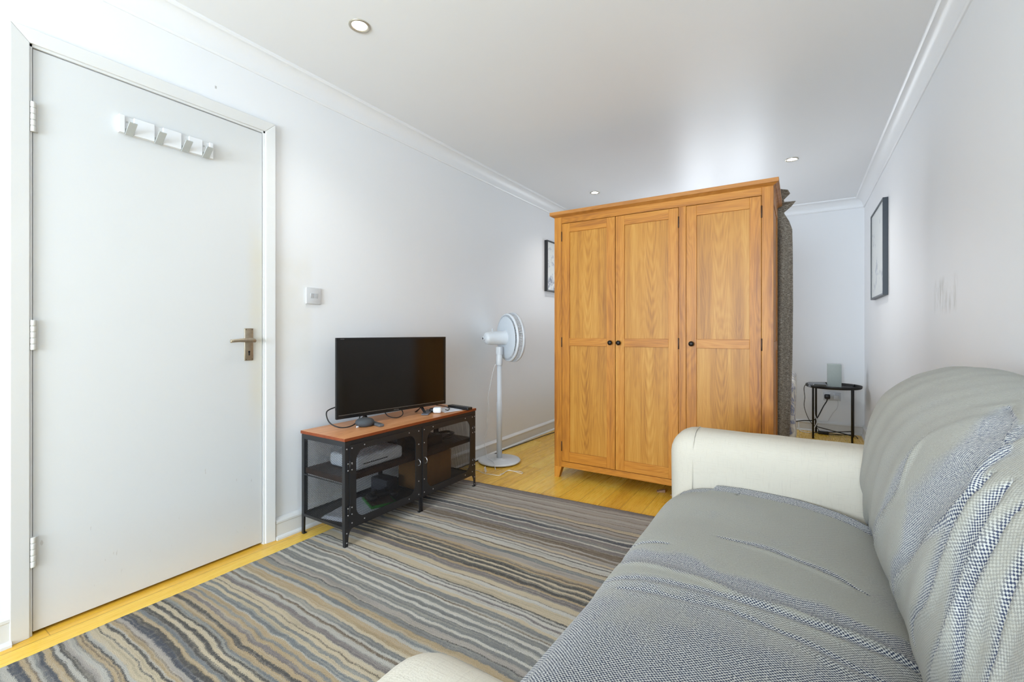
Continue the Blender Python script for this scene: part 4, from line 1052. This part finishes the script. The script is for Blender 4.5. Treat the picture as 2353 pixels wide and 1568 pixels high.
# rear cage: solid dish then slotted band, front rim
RC = 0.192
m = MB(); m.lathe([(0.058, 0.050), (0.075, 0.046), (0.11, 0.044), (0.150, 0.049), (0.166, 0.056)], HM, 64, cap=(False, False)); m.build('rear_dish', M_FANB, t)
m = MB()
def cage_pt(r, a_, z): return HM @ Vector((r*math.cos(a_), r*math.sin(a_), z))
NS = 96
for k in range(NS):
    a_ = 2*math.pi*k/NS; a2 = a_+0.010
    for (r0, z0, r1, z1) in ((0.163, 0.056, 0.182, 0.062), (0.190, 0.074, 0.193, 0.112)):
        hw = 0.0014 if r0 < 0.17 else 0.0022
        p0 = cage_pt(r0, a_, z0); p1 = cage_pt(r1, a_, z1); tn = (cage_pt(1, a_+0.5*math.pi, 0)-HC).normalized()*hw; nn = AX*0.0012 if r0 < 0.17 else (cage_pt(1, a_, 0)-HC).normalized()*0.0012
        m.hexa([p0-tn-nn, p0+tn-nn, p1+tn-nn, p1-tn-nn, p0-tn+nn, p0+tn+nn, p1+tn+nn, p1-tn+nn])
m.build('cage_ribs', M_FANB, t)
m = MB(); m.lathe([(0.180, 0.061), (0.186, 0.063), (0.191, 0.070), (0.1925, 0.078), (0.190, 0.078), (0.185, 0.068), (0.179, 0.065), (0.180, 0.061)], HM, 72, cap=(False, False)); m.build('rear_rim', M_FAN, t)
m = MB(); m.lathe([(0.1945, 0.108), (0.198, 0.112), (0.198, 0.122), (0.192, 0.132), (0.180, 0.138), (0.176, 0.136), (0.188, 0.124), (0.191, 0.108), (0.1945, 0.108)], HM, 72, cap=(False, False)); m.build('front_rim', M_FAN, t)
m = MB()
for k in range(72):
    a_ = 2*math.pi*k/72; tn = (cage_pt(1, a_+0.5*math.pi, 0)-HC).normalized()*0.0012; nn = AX*0.0012
    p0 = cage_pt(0.04, a_, 0.140); p1 = cage_pt(0.180, a_+0.25, 0.137)
    m.hexa([p0-tn-nn, p0+tn-nn, p1+tn-nn, p1-tn-nn, p0-tn+nn, p0+tn+nn, p1+tn+nn, p1-tn+nn])
m.lathe([(0.045, 0.136), (0.045, 0.143), (0.0005, 0.146)], HM, 32); m.build('front_grille', M_FAN, t)
for k in range(5):
    m = MB(); a0 = 2*math.pi*k/5; n0 = len(m.v); nr, na = 6, 6
    for i in range(nr+1):
        r = 0.03+0.135*i/nr; wdt = 0.5*math.sin(math.pi*(0.15+0.8*i/nr))+0.12
        for j in range(na+1): q = a0+wdt*(j/na-0.5)*1.5+0.3*i/nr; m.v.append(cage_pt(r, q, 0.082+0.030*(j/na)))
    for i in range(nr):
        for j in range(na): a_ = n0+i*(na+1)+j; m.face((a_, a_+1, a_+na+2, a_+na+1), 0, True)
    b_ = m.build('blade', M_WHITE, t); md = b_.modifiers.new('thickness', 'SOLIDIFY'); md.thickness = 0.002
m = MB(); m.lathe([(0.032, 0.066), (0.032, 0.110), (0.020, 0.118), (0.0005, 0.119)], HM, 24); m.build('hub', M_FAN, t)
# fan cord: down from the neck to the floor and off behind the stand
m = MB(); m.tube([(FX-0.018, FY-0.024, 0.772), (FX-0.036, FY-0.030, 0.72), (FX-0.052, FY-0.050, 0.60), (FX-0.070, FY-0.055, 0.505), (FX-0.060, FY-0.052, 0.42), (FX-0.078, FY-0.060, 0.34), (FX-0.072, FY-0.055, 0.27), (FX-0.098, FY-0.065, 0.17),
                  (FX-0.085, FY-0.060, 0.09), (FX-0.075, FY-0.060, 0.040), (FX-0.02, FY-0.085, 0.031), (FX+0.045, FY-0.135, 0.030), (FX+0.072, FY-0.165, 0.012), (FX+0.095, FY-0.19, 0.0045)], 0.0022, 8)
m.build('power_cord', M_WHITE, t)
def fl(u, v, z=0.0045):
    r = (u-1176.5)/F; s_, c_ = math.sin(YAW), math.cos(YAW); d = (c_*r-s_, s_*r+c_, -(v-763.5)/F); q = (z-CAMZ)/d[2]
    return (d[0]*q, d[1]*q, z)
m = MB(); m.tube([fl(1060, 1075), fl(1094, 1081), fl(1112, 1088), fl(1130, 1091), fl(1146, 1093), fl(1155, 1090), fl(1163, 1084), fl(1172, 1082), fl(1186, 1085), fl(1198, 1089), fl(1201, 1087), fl(1194, 1084), fl(1180, 1083), fl(1168, 1081), fl(1158, 1087), fl(1149, 1090, 0.008)], 0.0024, 8)
o = m.build('white_floor_cord', plain('cream cord', (232, 222, 204), 0.5, var=0.02)); tag(o, 'cream flex lying in a loose loop on the floor in front of the fan base', 'cable')
m = MB(); c0 = fl(1117, 1084); R_ = Matrix.Translation((c0[0], c0[1], 0)) @ Matrix.Rotation(math.radians(20), 4, 'Z')
m.hexa([tuple(R_ @ Vector(p)) for p in [(-0.002, -0.019, 0.001), (0.001, -0.019, 0.001), (0.001, 0.019, 0.001), (-0.002, 0.019, 0.001), (-0.012, -0.018, 0.036), (-0.009, -0.018, 0.036), (-0.009, 0.018, 0.036), (-0.012, 0.018, 0.036)]])
o = m.build('cord_label', M_WHITE); tag(o, 'small white tag standing against the near rim of the fan base', 'tag')
m = MB(); m.tube([(-2.146, 2.55, 0.0038), (-2.146, 2.80, 0.0037), (-2.146, 3.10, 0.0037), (-2.146, 3.25, 0.006), (-2.135, 3.5, 0.0045), (-2.12, 3.8, 0.0045), (-2.10, 4.05, 0.006), (-2.05, 4.25, 0.005)], 0.0035, 8)
o = m.build('skirting_cable', M_RUBBER); tag(o, 'black cable running along the skirting board from the fan towards the wardrobe', 'cable')
# bits pushed under the wardrobe
M_LEAF = plain('brown leaf scrap', (146, 112, 84), 0.8, var=0.1, nscale=40)
for lab, (cx_, cy_), an, L_ in (('pale brown tag lying flat under the front edge of the wardrobe, left one', (-0.745, 2.945), 0.3, 0.05), ('pale brown tag lying under the wardrobe edge next to the sofa arm', (-0.655, 2.915), -0.5, 0.045)):
    m = MB(); R_ = Matrix.Translation((cx_, cy_, 0.0005)) @ Matrix.Rotation(an, 4, 'Z')
    m.hexa([tuple(R_ @ Vector(p)) for p in [(-L_/2, -0.013, 0), (L_/2, -0.009, 0.0), (L_/2, 0.009, 0.0), (-L_/2, 0.013, 0), (-L_/2, -0.013, 0.005), (L_/2, -0.009, 0.018), (L_/2, 0.009, 0.018), (-L_/2, 0.013, 0.006)]])
    o = m.build('paper_tag', M_LEAF); tag(o, lab, 'tag')

# ------------------------------------------------------------------ side table in the far corner
TX, TY, TZ = 0.275, 5.345, 0.505
t = thing('side_table', 'small round black metal tray table in the far corner', 'side table', (TX, TY, 0))
T = Matrix.Translation((TX, TY, 0))
M_TAB = plain('black table steel', (18, 18, 19), 0.45, var=0.05)
m = MB(); m.lathe([(0.0005, TZ-0.020), (0.215, TZ-0.020), (0.2225, TZ-0.014), (0.225, TZ+0.006), (0.223, TZ+0.008), (0.221, TZ+0.005), (0.2175, TZ-0.012), (0.212, TZ-0.016), (0.0005, TZ-0.016)], T, 64, cap=(False, False)); m.build('tray', M_TAB, t)
lg = []
for a_ in (225, 315, 45, 135):
    q = math.radians(a_-6); c_ = (TX+0.212*math.cos(q)*1.0, TY+0.212*math.sin(q)); lg.append(c_)
    m = MB(); m.lathe([(0.0085, 0), (0.0085, TZ-0.018), (0.0085, TZ+0.004), (0.007, TZ+0.008)], Matrix.Translation((c_[0], c_[1], 0)), 16); m.build('leg', M_TAB, t)
for a_, b_ in ((0, 2), (1, 3)):
    m = MB(); m.tube([(lg[a_][0], lg[a_][1], 0.055 if a_ == 0 else 0.066), (lg[b_][0], lg[b_][1], 0.055 if a_ == 0 else 0.066)], 0.0045, 10, smooth=False); m.build('cross_bar', M_TAB, t)
ZTT = TZ-0.0158
t = thing('table_lamp', 'frosted glass block lamp standing on the round black tray', 'lamp', (0.285, 5.36, ZTT))
m = MB()
m.rbox((0.228, 5.305, ZTT+0.001), (0.338, 5.415, ZTT+0.222), 0.006, 2, n=2); m.build('glass_shade', M_FROST, t)
m = MB(); m.lathe([(0.03, 0), (0.03, 0.004)], Matrix.Translation((0.283, 5.36, ZTT-0.0005)), 20); m.build('base', M_WHITE, t)
t = thing('clock_radio', 'low silver and grey clock radio at the left edge of the round tray', 'clock', (0.145, 5.28, ZTT))
m = MB(); R_ = Matrix.Translation((0.150, 5.265, ZTT+0.0005)) @ Matrix.Rotation(math.radians(8), 4, 'Z')
m.hexa([tuple(R_ @ Vector(p)) for p in [(-0.082, -0.045, 0), (0.082, -0.045, 0), (0.082, 0.05, 0), (-0.082, 0.05, 0), (-0.072, -0.032, 0.032), (0.066, -0.032, 0.032), (0.066, 0.045, 0.044), (-0.072, 0.045, 0.044)]])
m.build('body', plain('silver grey plastic', (120, 124, 128), 0.35, 0.3), t, bevel=0.005)
m = MB(); m.hexa([tuple(R_ @ Vector(p)) for p in [(-0.040, -0.0445, 0.006), (0.066, -0.0445, 0.006), (0.064, -0.040, 0.006), (-0.038, -0.040, 0.006), (-0.036, -0.036, 0.028), (0.058, -0.036, 0.028), (0.058, -0.033, 0.028), (-0.036, -0.033, 0.028)]])
m.build('display', plain('olive display', (62, 62, 50), 0.3), t)
m = MB(); m.tube([R_ @ Vector(p) for p in [(-0.040, -0.042, 0.033), (-0.044, -0.047, 0.014), (-0.036, -0.049, 0.003), (0.03, -0.049, 0.003), (0.076, -0.049, 0.003)]], 0.0022, 8); m.build('silver_edge', M_WHITE, t)
# double wall socket with two plugs
t = thing('wall_socket', 'white double wall socket on the far wall below the round tray', 'socket', (0.278, YB, 0.368))
m = MB(); m.rbox((0.205, YB-0.010, 0.325), (0.351, YB, 0.411), 0.003, 2, n=2); m.build('faceplate', M_WHITE2, t)
for dx in (-0.018, 0.018): m = MB(); m.rbox((0.278+dx-0.007, YB-0.013, 0.385), (0.278+dx+0.007, YB-0.009, 0.402), 0.0015, 1, n=1); m.build('rocker', M_WHITE, t)
def plug(name, lab, x, z, mat, cpts, cr, cmat):
    t = thing(name, lab, 'plug', (x, YB-0.012, z))
    m = MB(); m.rbox((x-0.024, YB-0.048, z-0.024), (x+0.024, YB-0.0105, z+0.024), 0.011, 3, n=2); m.build('body', mat, t)
    m = MB(); m.tube([(x, YB-0.03, z-0.02)]+cpts, cr, 8); m.build('flex', cmat, t)
plug('black_plug', 'black plug in the left half of the double wall socket, with its flex', 0.238, 0.365, M_BLACK, [(0.232, 5.57, 0.32), (0.205, 5.55, 0.27), (0.175, 5.54, 0.20), (0.150, 5.53, 0.15), (0.11, 5.50, 0.125), (0.03, 5.48, 0.118), (-0.06, 5.46, 0.10), (-0.12, 5.45, 0.085)], 0.0050, M_RUBBER)
plug('white_plug', 'white plug in the right half of the double wall socket, with its flex', 0.312, 0.362, M_WHITE2, [(0.325, 5.57, 0.32), (0.318, 5.565, 0.26), (0.285, 5.56, 0.21), (0.255, 5.56, 0.15), (0.235, 5.55, 0.118), (0.16, 5.54, 0.115), (0.125, 5.52, 0.118)], 0.0022, M_WHITE2)
m = MB(); m.tube([(0.07, 5.30, ZTT+0.02), (0.052, 5.33, ZTT+0.012), (0.038, 5.36, ZTT-0.03), (0.045, 5.38, 0.37), (0.040, 5.40, 0.28), (0.065, 5.42, 0.18), (0.10, 5.44, 0.11), (0.15, 5.45, 0.06), (0.18, 5.46, 0.02), (0.24, 5.45, 0.010), (0.32, 5.46, 0.010), (0.40, 5.50, 0.016), (0.44, 5.53, 0.01)], 0.0028, 8)
o = m.build('radio_cable', M_RUBBER); tag(o, 'thin dark cable hanging from the clock radio down to the floor under the tray table', 'cable')
m = MB(); m.tube([(0.125, 5.50, 0.26), (0.130, 5.46, 0.19), (0.148, 5.44, 0.13), (0.13, 5.43, 0.07), (0.10, 5.43, 0.02), (0.05, 5.46, 0.006), (0.0, 5.50, 0.02), (-0.005, 5.55, 0.09)], 0.0036, 8)
o = m.build('white_cable', M_WHITE); tag(o, 'white cable twisting down beside the left legs of the tray table', 'cable')
t = thing('power_adaptor', 'black power strip lying on the floor under the tray table', 'power strip', (0.20, 5.47, 0))
m = MB(); m.rbox((0.155, 5.455, 0.0005), (0.245, 5.51, 0.030), 0.007, 2, n=2); m.build('body', M_BLACK, t)
m = MB(); m.tube([(0.243, 5.48, 0.014), (0.30, 5.49, 0.010), (0.36, 5.52, 0.006), (0.41, 5.54, 0.006), (0.46, 5.52, 0.006), (0.47, 5.40, 0.006)], 0.0032, 8); m.build('lead', M_RUBBER, t)

# ------------------------------------------------------------------ pictures
M_FRAME = plain('blue-black picture frame', (50, 58, 66), 0.4, var=0.02); M_FRAMEB = plain('black picture frame', (30, 31, 32), 0.4, var=0.02)
def mk_print(name, dens, ink):
    N = NT(name); v = N.coord('Object'); x, y, z = N.sep(v)
    f = N.noise(v, 9.0, 6, 0.7, 0.4)
    zz_ = N.n('MapRange'); N.set(zz_.inputs[0], z); zz_.inputs[1].default_value = -0.30; zz_.inputs[2].default_value = 0.16; zz_.inputs[3].default_value = dens; zz_.inputs[4].default_value = -0.10
    g = N.math('ADD', f, zz_.outputs[0])
    N.base(N.ramp(g, [(0.50, lin((214, 218, 216))), (0.57, lin((176, 182, 192))), (0.63, lin(ink)), (0.72, lin((206, 208, 212))), (0.80, lin(ink))]))
    N.p(Roughness=0.25); return N.m
def picture(name, lab, x, sx, y0, y1, z0, z1, d, fw, mf, mp):
    t = thing(name, lab, 'picture', (x, (y0+y1)/2, (z0+z1)/2)); c_ = Vector(t['_org'])
    m = MB()
    X0, X1 = x, x+sx*d
    for a, b in (((X0, y0, z0), (X1, y0+fw, z1)), ((X0, y1-fw, z0), (X1, y1, z1)), ((X0, y0+fw, z0), (X1, y1-fw, z0+fw)), ((X0, y0+fw, z1-fw), (X1, y1-fw, z1))): m.box(a, b)
    m.build('frame', mf, t, bevel=0.0008)
    m = MB(); m.box((X0, y0+fw*0.8, z0+fw*0.8), (x+sx*(d-0.006), y1-fw*0.8, z1-fw*0.8)); m.build('artwork', mp, t)
picture('framed_picture', 'dark framed pale picture on the right-hand wall', XR, -1, 4.20, 4.86, 1.290, 1.995, 0.032, 0.014, M_FRAME, mk_print('pale print', -0.02, (160, 170, 172)))
picture('framed_print', 'black framed ink print on the left wall, half hidden by the wardrobe', XL, 1, 4.045, 4.56, 1.436, 1.952, 0.034, 0.014, M_FRAMEB, mk_print('ink print', 0.12, (84, 92, 112)))

# ------------------------------------------------------------------ sofa
t = thing('sofa', 'cream linen two-seat sofa along the right wall', 'sofa', (0.0, 1.15, 0))
m = MB(); m.rbox((-0.405, 0.44, 0.05), (0.46, 1.87, 0.30), 0.03, 3, n=4); m.build('base', M_SOFA, t)
m = MB(); m.rbox((-0.412, 0.452, 0.302), (0.20, 1.856, 0.402), 0.04, 4, n=6); m.build('seat_cushion', M_SOFA, t)
def armfn(y0, y1, inner):
    def fn(p):
        q = Vector(p); k = max(0, (p.z-0.30)/0.32)
        q.z += 0.006*noise.noise(Vector((p.x*5, p.y*5, 1)))
        # slight outward roll at the top
        q.y += inner*0.012*k*k
        q.x -= 0.006*k
        return q
    return fn
for (y0, y1, inn, zt) in ((1.862, 2.085, 1, 0.622), (0.205, 0.480, -1, 0.622)):
    m = MB(); m.rbox((-0.446 if inn > 0 else -0.442, y0, 0.04), (0.49, y1, zt), 0.088 if inn > 0 else 0.07, 6, n=8, fn=armfn(y0, y1, inn)); a = m.build('arm', M_SOFA, t)
    m = MB(); yi = y0 if inn > 0 else y1
    pts = []
    for k in range(0, 25):
        q = k/24; 
        yy_ = y0+0.002+(y1-y0-0.004)*q
        rr_ = 0.088
        dz = 0
        if yy_-y0 < rr_: dz = rr_-math.sqrt(max(0, rr_**2-(rr_-(yy_-y0))**2))
        if y1-yy_ < rr_: dz = rr_-math.sqrt(max(0, rr_**2-(rr_-(y1-yy_))**2))
        pts.append((-0.352, yy_+inn*0.012*0.9, zt+0.0018-dz))
    pts = [(-0.352, y0-0.001, 0.40)]+[(-0.352, y0-0.0005+inn*0.006, zt-0.12)]+pts
    if inn > 0: m.tube(pts, 0.0022, 6, res=2); m.build('seam', M_SOFA, a)
PROF = [(.200, .375), (.181, .430), (.167, .515), (.164, .571), (.170, .657), (.184, .743), (.212, .816), (.244, .853), (.287, .885), (.325, .902), (.372, .917), (.425, .916), (.470, .900), (.498, .862), (.508, .80), (.510, .70), (.510, .55)]
CC = (0.36, 0.60)
def catmull(P, s_):
    n = len(P)-1; x = max(0, min(n-1e-6, s_*n)); i = int(x); f = x-i
    p0 = P[max(0, i-1)]; p1 = P[i]; p2 = P[i+1]; p3 = P[min(n, i+2)]
    return tuple(0.5*((2*p1[k])+(-p0[k]+p2[k])*f+(2*p0[k]-5*p1[k]+4*p2[k]-p3[k])*f*f+(-p0[k]+3*p1[k]-3*p2[k]+p3[k])*f**3) for k in range(2))
BY0, BY1 = 0.40, 1.872
def endscale(y, r=0.085):
    d = min(BY1-y, y-BY0)
    if d >= r: return 1.0
    q = 1-max(0, d)/r; return math.sqrt(max(0.0, 1-q*q))
def back_fn(inset):
    def fn(u, v):
        # v along y with denser rings at the ends
        y = BY0+(BY1-BY0)*(0.5-0.5*math.cos(math.pi*v)) if False else BY0+(BY1-BY0)*v
        x, z = catmull(PROF, u); e = endscale(y)
        k = 0.62+0.38*e
        x = CC[0]+(x-CC[0])*k*(1-inset*4); z = CC[1]+(z-CC[1])*(0.80+0.20*e)*(1-inset*2)-0.022*max(0, min(1, (1.6-y)/0.5))*max(0, min(1, (z-0.8)/0.1))
        return (x, y, z)
    return fn
# cushion body under the throw
o = grid_obj('backrest', 40, 60, back_fn(0.028), M_SOFA, thick=0.004); o.parent = t
o.location = -Vector(t['_org'])

# ------------------------------------------------------------------ throws
def interp(tab, x, k=1):
    if x <= tab[0][0]: return tab[0][k]
    for a, b in zip(tab, tab[1:]):
        if a[0] <= x <= b[0]: return a[k]+(b[k]-a[k])*(x-a[0])/(b[0]-a[0])
    return tab[-1][k]
# bands on the back: table rows (z, y of the near edge, width)
BB = [
 [(.44, 1.50, .03), (.50, 1.45, .05), (.56, 1.36, .06), (.63, 1.27, .075), (.71, 1.18, .065), (.78, 1.15, .045), (.82, 1.155, .012), (.84, 1.16, 0)],
 [(.42, 1.30, .03), (.55, 1.14, .06), (.68, .985, .11), (.75, .91, .14), (.80, .88, .20), (.86, .93, .19), (.89, 1.05, .11), (.90, 1.15, .02)],
 [(.50, 1.04, .03), (.60, .94, .05), (.73, .855, .05), (.77, .84, .05), (.81, .84, .035), (.84, .86, 0)],
 [(.45, .93, .03), (.60, .83, .04), (.76, .78, .045), (.81, .79, .04), (.84, .81, .01)],
 [(.45, .82, .03), (.60, .755, .04), (.75, .735, .035), (.83, .75, .02), (.86, .76, 0)],
 [(.45, .70, .03), (.67, .665, .04), (.81, .69, .03), (.86, .71, 0)],
 [(.865, .93, .02), (.885, .945, .08), (.905, .95, .11), (.92, .96, .10)],
]
def back_navy(y, z, top):
    v = 0.24; crease = 0.0
    for bi, tab in enumerate(BB):
        if z < tab[0][0]-0.03 or z > tab[-1][0]: continue
        if top and bi != 6: continue
        yr = interp(tab, z)+0.022*noise.noise(Vector((z*7, bi*3.7, 1.3))); w_ = interp(tab, z, 2)*(1+0.6*noise.noise(Vector((z*9, bi*5.1, 4.0))))
        if w_ <= 0.003: continue
        d = (y-yr)/w_
        if -0.35 < d < 1.3:
            k = (1-max(0, -d)/0.35) if d < 0 else (1.0 if d < 0.45 else max(0, 1-(d-0.45)/0.85))
            v = max(v, k)
        if -0.9 < d*w_/0.03 < 0: crease = max(crease, (1-abs(d*w_/0.03+0.30)/0.6)*min(1, w_/0.05)*min(1, max(0, min(z-tab[0][0], tab[-1][0]-z))/0.05))
    if y > 1.795 and 0.40 < z < 0.84: v = max(v, min(1, (y-1.795)/0.02))
    if y > 1.74 and z > 0.84: v = max(v, 0.25)
    if z < 0.47 and y > 1.3: v = max(v, 0.55*min(1, (0.47-z)/0.05))
    return v, max(0, crease)
NU, NV = 150, 300
def bt(u, v):
    y = BY0-0.004+(BY1-BY0+0.008)*v; yc = max(BY0+0.0005, min(BY1-0.0005, y))
    x, z = catmull(PROF, u); e = endscale(yc, 0.085)
    k = 0.60+0.40*e; kz = 0.80+0.20*e
    x = CC[0]+(x-CC[0])*k; zz_ = CC[1]+(z-CC[1])*kz
    nv, cr = back_navy(y, z, u > 0.62)
    d = -0.010*(nv-0.24)*(1 if nv > 0.24 else 0) + 0.009*cr + 0.011*noise.noise(Vector((y*5+z*3, z*2.2, 0.3))) + 0.004*noise.noise(Vector((y*16+z*10, z*4, 2.3)))
    d += 0.0012*math.sin((y+0.75*z)*40+2.0*noise.noise(Vector((y*4, z*4, 0))))*(1 if u < 0.5 else 0)
    # gather where the back meets the far arm
    g = math.exp(-((y-1.80)/0.16)**2)*math.exp(-((z-0.42)/0.10)**2)
    d += 0.010*g*math.sin(math.atan2(z-0.36, 1.84-y)*14)
    dx, dz = x-CC[0], zz_-CC[1]; L_ = math.hypot(dx, dz)+1e-6
    sag = 0.020*max(0, min(1, (1.55-y)/0.5))*max(0, min(1, (zz_-0.80)/0.1))
    return (x+dx/L_*(d+0.002), y, zz_+dz/L_*(d+0.002)-sag)
def bt_uv(u, v):
    y = BY0+(BY1-BY0)*v; x, z = catmull(PROF, u); return (z*1.0 if u < 0.6 else 0.92+(u-0.6)*1.2, y+0.28*z)
def bt_at(u, v):
    y = BY0+(BY1-BY0)*v; x, z = catmull(PROF, u); return back_navy(y, z, u > 0.62)[0]
o = grid_obj('back_throw', NU, NV, bt, M_THROW2, bt_uv, bt_at, thick=0.003)
tag(o, 'grey and navy woven throw pulled over the backrest of the sofa', 'throw blanket')
# seat throw: profile from the crease, over the cushion, down the front
SP = [(.235, .360), (.205, .392), (.165, .409), (.10, .418), (.0, .424), (-.12, .426), (-.24, .425), (-.33, .420), (-.385, .406), (-.418, .378), (-.430, .335), (-.434, .26), (-.437, .17), (-.440, .09)]
SB = [
 [(-.20, 1.395, .006), (-.18, 1.388, .016), (-.06, 1.380, .020), (.08, 1.332, .018), (.13, 1.31, .004)],
 [(-.43, 1.195, .05), (-.375, 1.175, .06), (-.24, 1.165, .060), (-.09, 1.122, .050), (.07, 1.118, .040), (.185, 1.105, .055), (.21, 1.10, .06)],
 [(-.43, 1.066, .018), (-.42, 1.066, .020), (-.17, 1.075, .018), (.03, 1.075, .018), (.19, 1.07, .016)],
 [(-.36, 1.02, .010), (-.3, 1.02, .014), (-.13, 1.03, .014), (0, 1.01, .016), (.126, .98, .012)],
 [(-.43, 1.30, .012), (-.36, 1.29, .014), (-.30, 1.285, .004)],
]
FE = [(-.46, 1.800), (-.43, 1.812), (-.36, 1.840), (-.30, 1.856), (-.18, 1.862), (-.01, 1.856), (.10, 1.815), (.178, 1.772), (.24, 1.765)]
def seat_navy(x, y, z):
    v = 0.26
    if z < 0.40 and x < -0.3: x_ = -0.42
    else: x_ = x
    if y < 1.10: v = 0.42+0.20*min(1, (1.10-y)/0.2)
    cr = 0
    for tab in SB:
        if x_ < tab[0][0] or x_ > tab[-1][0]: continue
        yr = interp(tab, x_)+0.012*noise.noise(Vector((x_*8, tab[0][1]*9, 0.4))); w_ = interp(tab, x_, 2)*(1.1+0.8*noise.noise(Vector((x_*10, tab[0][1]*7, 3.1)))); d = (y-yr)/w_
        if -0.5 < d < 1.5:
            k = 1-max(0, -d)/0.5 if d < 0 else (1 if d < 0.5 else max(0, 1-(d-0.5))); v = max(v, k)
        if -0.03 < y-yr < 0: cr = max(cr, (1-abs((y-yr)+0.014)/0.016)*min(1, max(0, w_-0.006)/0.03))
    fe = interp(FE, x)
    if y > fe-0.050 and x > -0.40: v = max(v, 1.2*min(1, (y-fe+0.050)/0.008))
    return v, max(0, cr)
SY_0 = 0.452
def stf(u, v):
    x, z = catmull(SP, u); fe = interp(FE, x); y = SY_0+(fe-SY_0)*v
    e = min(1, (fe-y)/0.05, (y-SY_0)/0.05); e = max(0, e)
    rb = 0.0
    nv, cr = seat_navy(x, y, z)
    crown = 0.014*math.exp(-((y-1.15)/0.45)**2)*max(0, 1-((x+0.12)/0.33)**2)
    far = 0.016*math.exp(-((y-1.68)/0.13)**2)*math.exp(-((x+0.22)/0.20)**2)
    d = -0.006*nv + 0.006*cr + 0.004*noise.noise(Vector((x*3, y*7, 0.7)))
    top = max(0, min(1, (z-0.36)/0.04))
    if u < 0.12: top *= u/0.12
    dz = (crown+far+d+0.004)*top
    dxn = 0.0
    if z < 0.40 and x < -0.35: dxn = -(0.004+0.004*noise.noise(Vector((y*6, z*5, 2)))-0.004*nv)*(1-top)
    if e < 1: dz -= 0.016*(1-e)**2*top if v < 0.5 else -0.016*(1-e)*top
    # the cloth pulls in towards the far front corner
    pull = max(0, (y-1.66)/0.17)
    return (x+dxn-0.016*max(0, min(1, (1.0-y)/0.4))*max(0, min(1, (-x-0.1)/0.3))+(0.028*pull**2 if x < -0.2 else 0), y, z+dz-0.010*pull**2*(1 if x < -0.3 else 0))
def st_uv(u, v):
    x, z = catmull(SP, u); fe = interp(FE, x); y = SY_0+(fe-SY_0)*v
    s_ = 0.24-x if z > 0.40 else 0.24+0.39+(0.42-z); return (s_, y+0.05*x)
def st_at(u, v):
    x, z = catmull(SP, u); fe = interp(FE, x); y = SY_0+(fe-SY_0)*v; return seat_navy(x, y, z)[0]
o = grid_obj('seat_throw', 110, 280, stf, M_THROW, st_uv, st_at, thick=0.003)
tag(o, 'grey woven throw spread over the seat of the sofa with a navy hem band', 'throw blanket')

# ------------------------------------------------------------------ tidy helper properties
for o in bpy.data.objects:
    if '_org' in o.keys(): del o['_org']
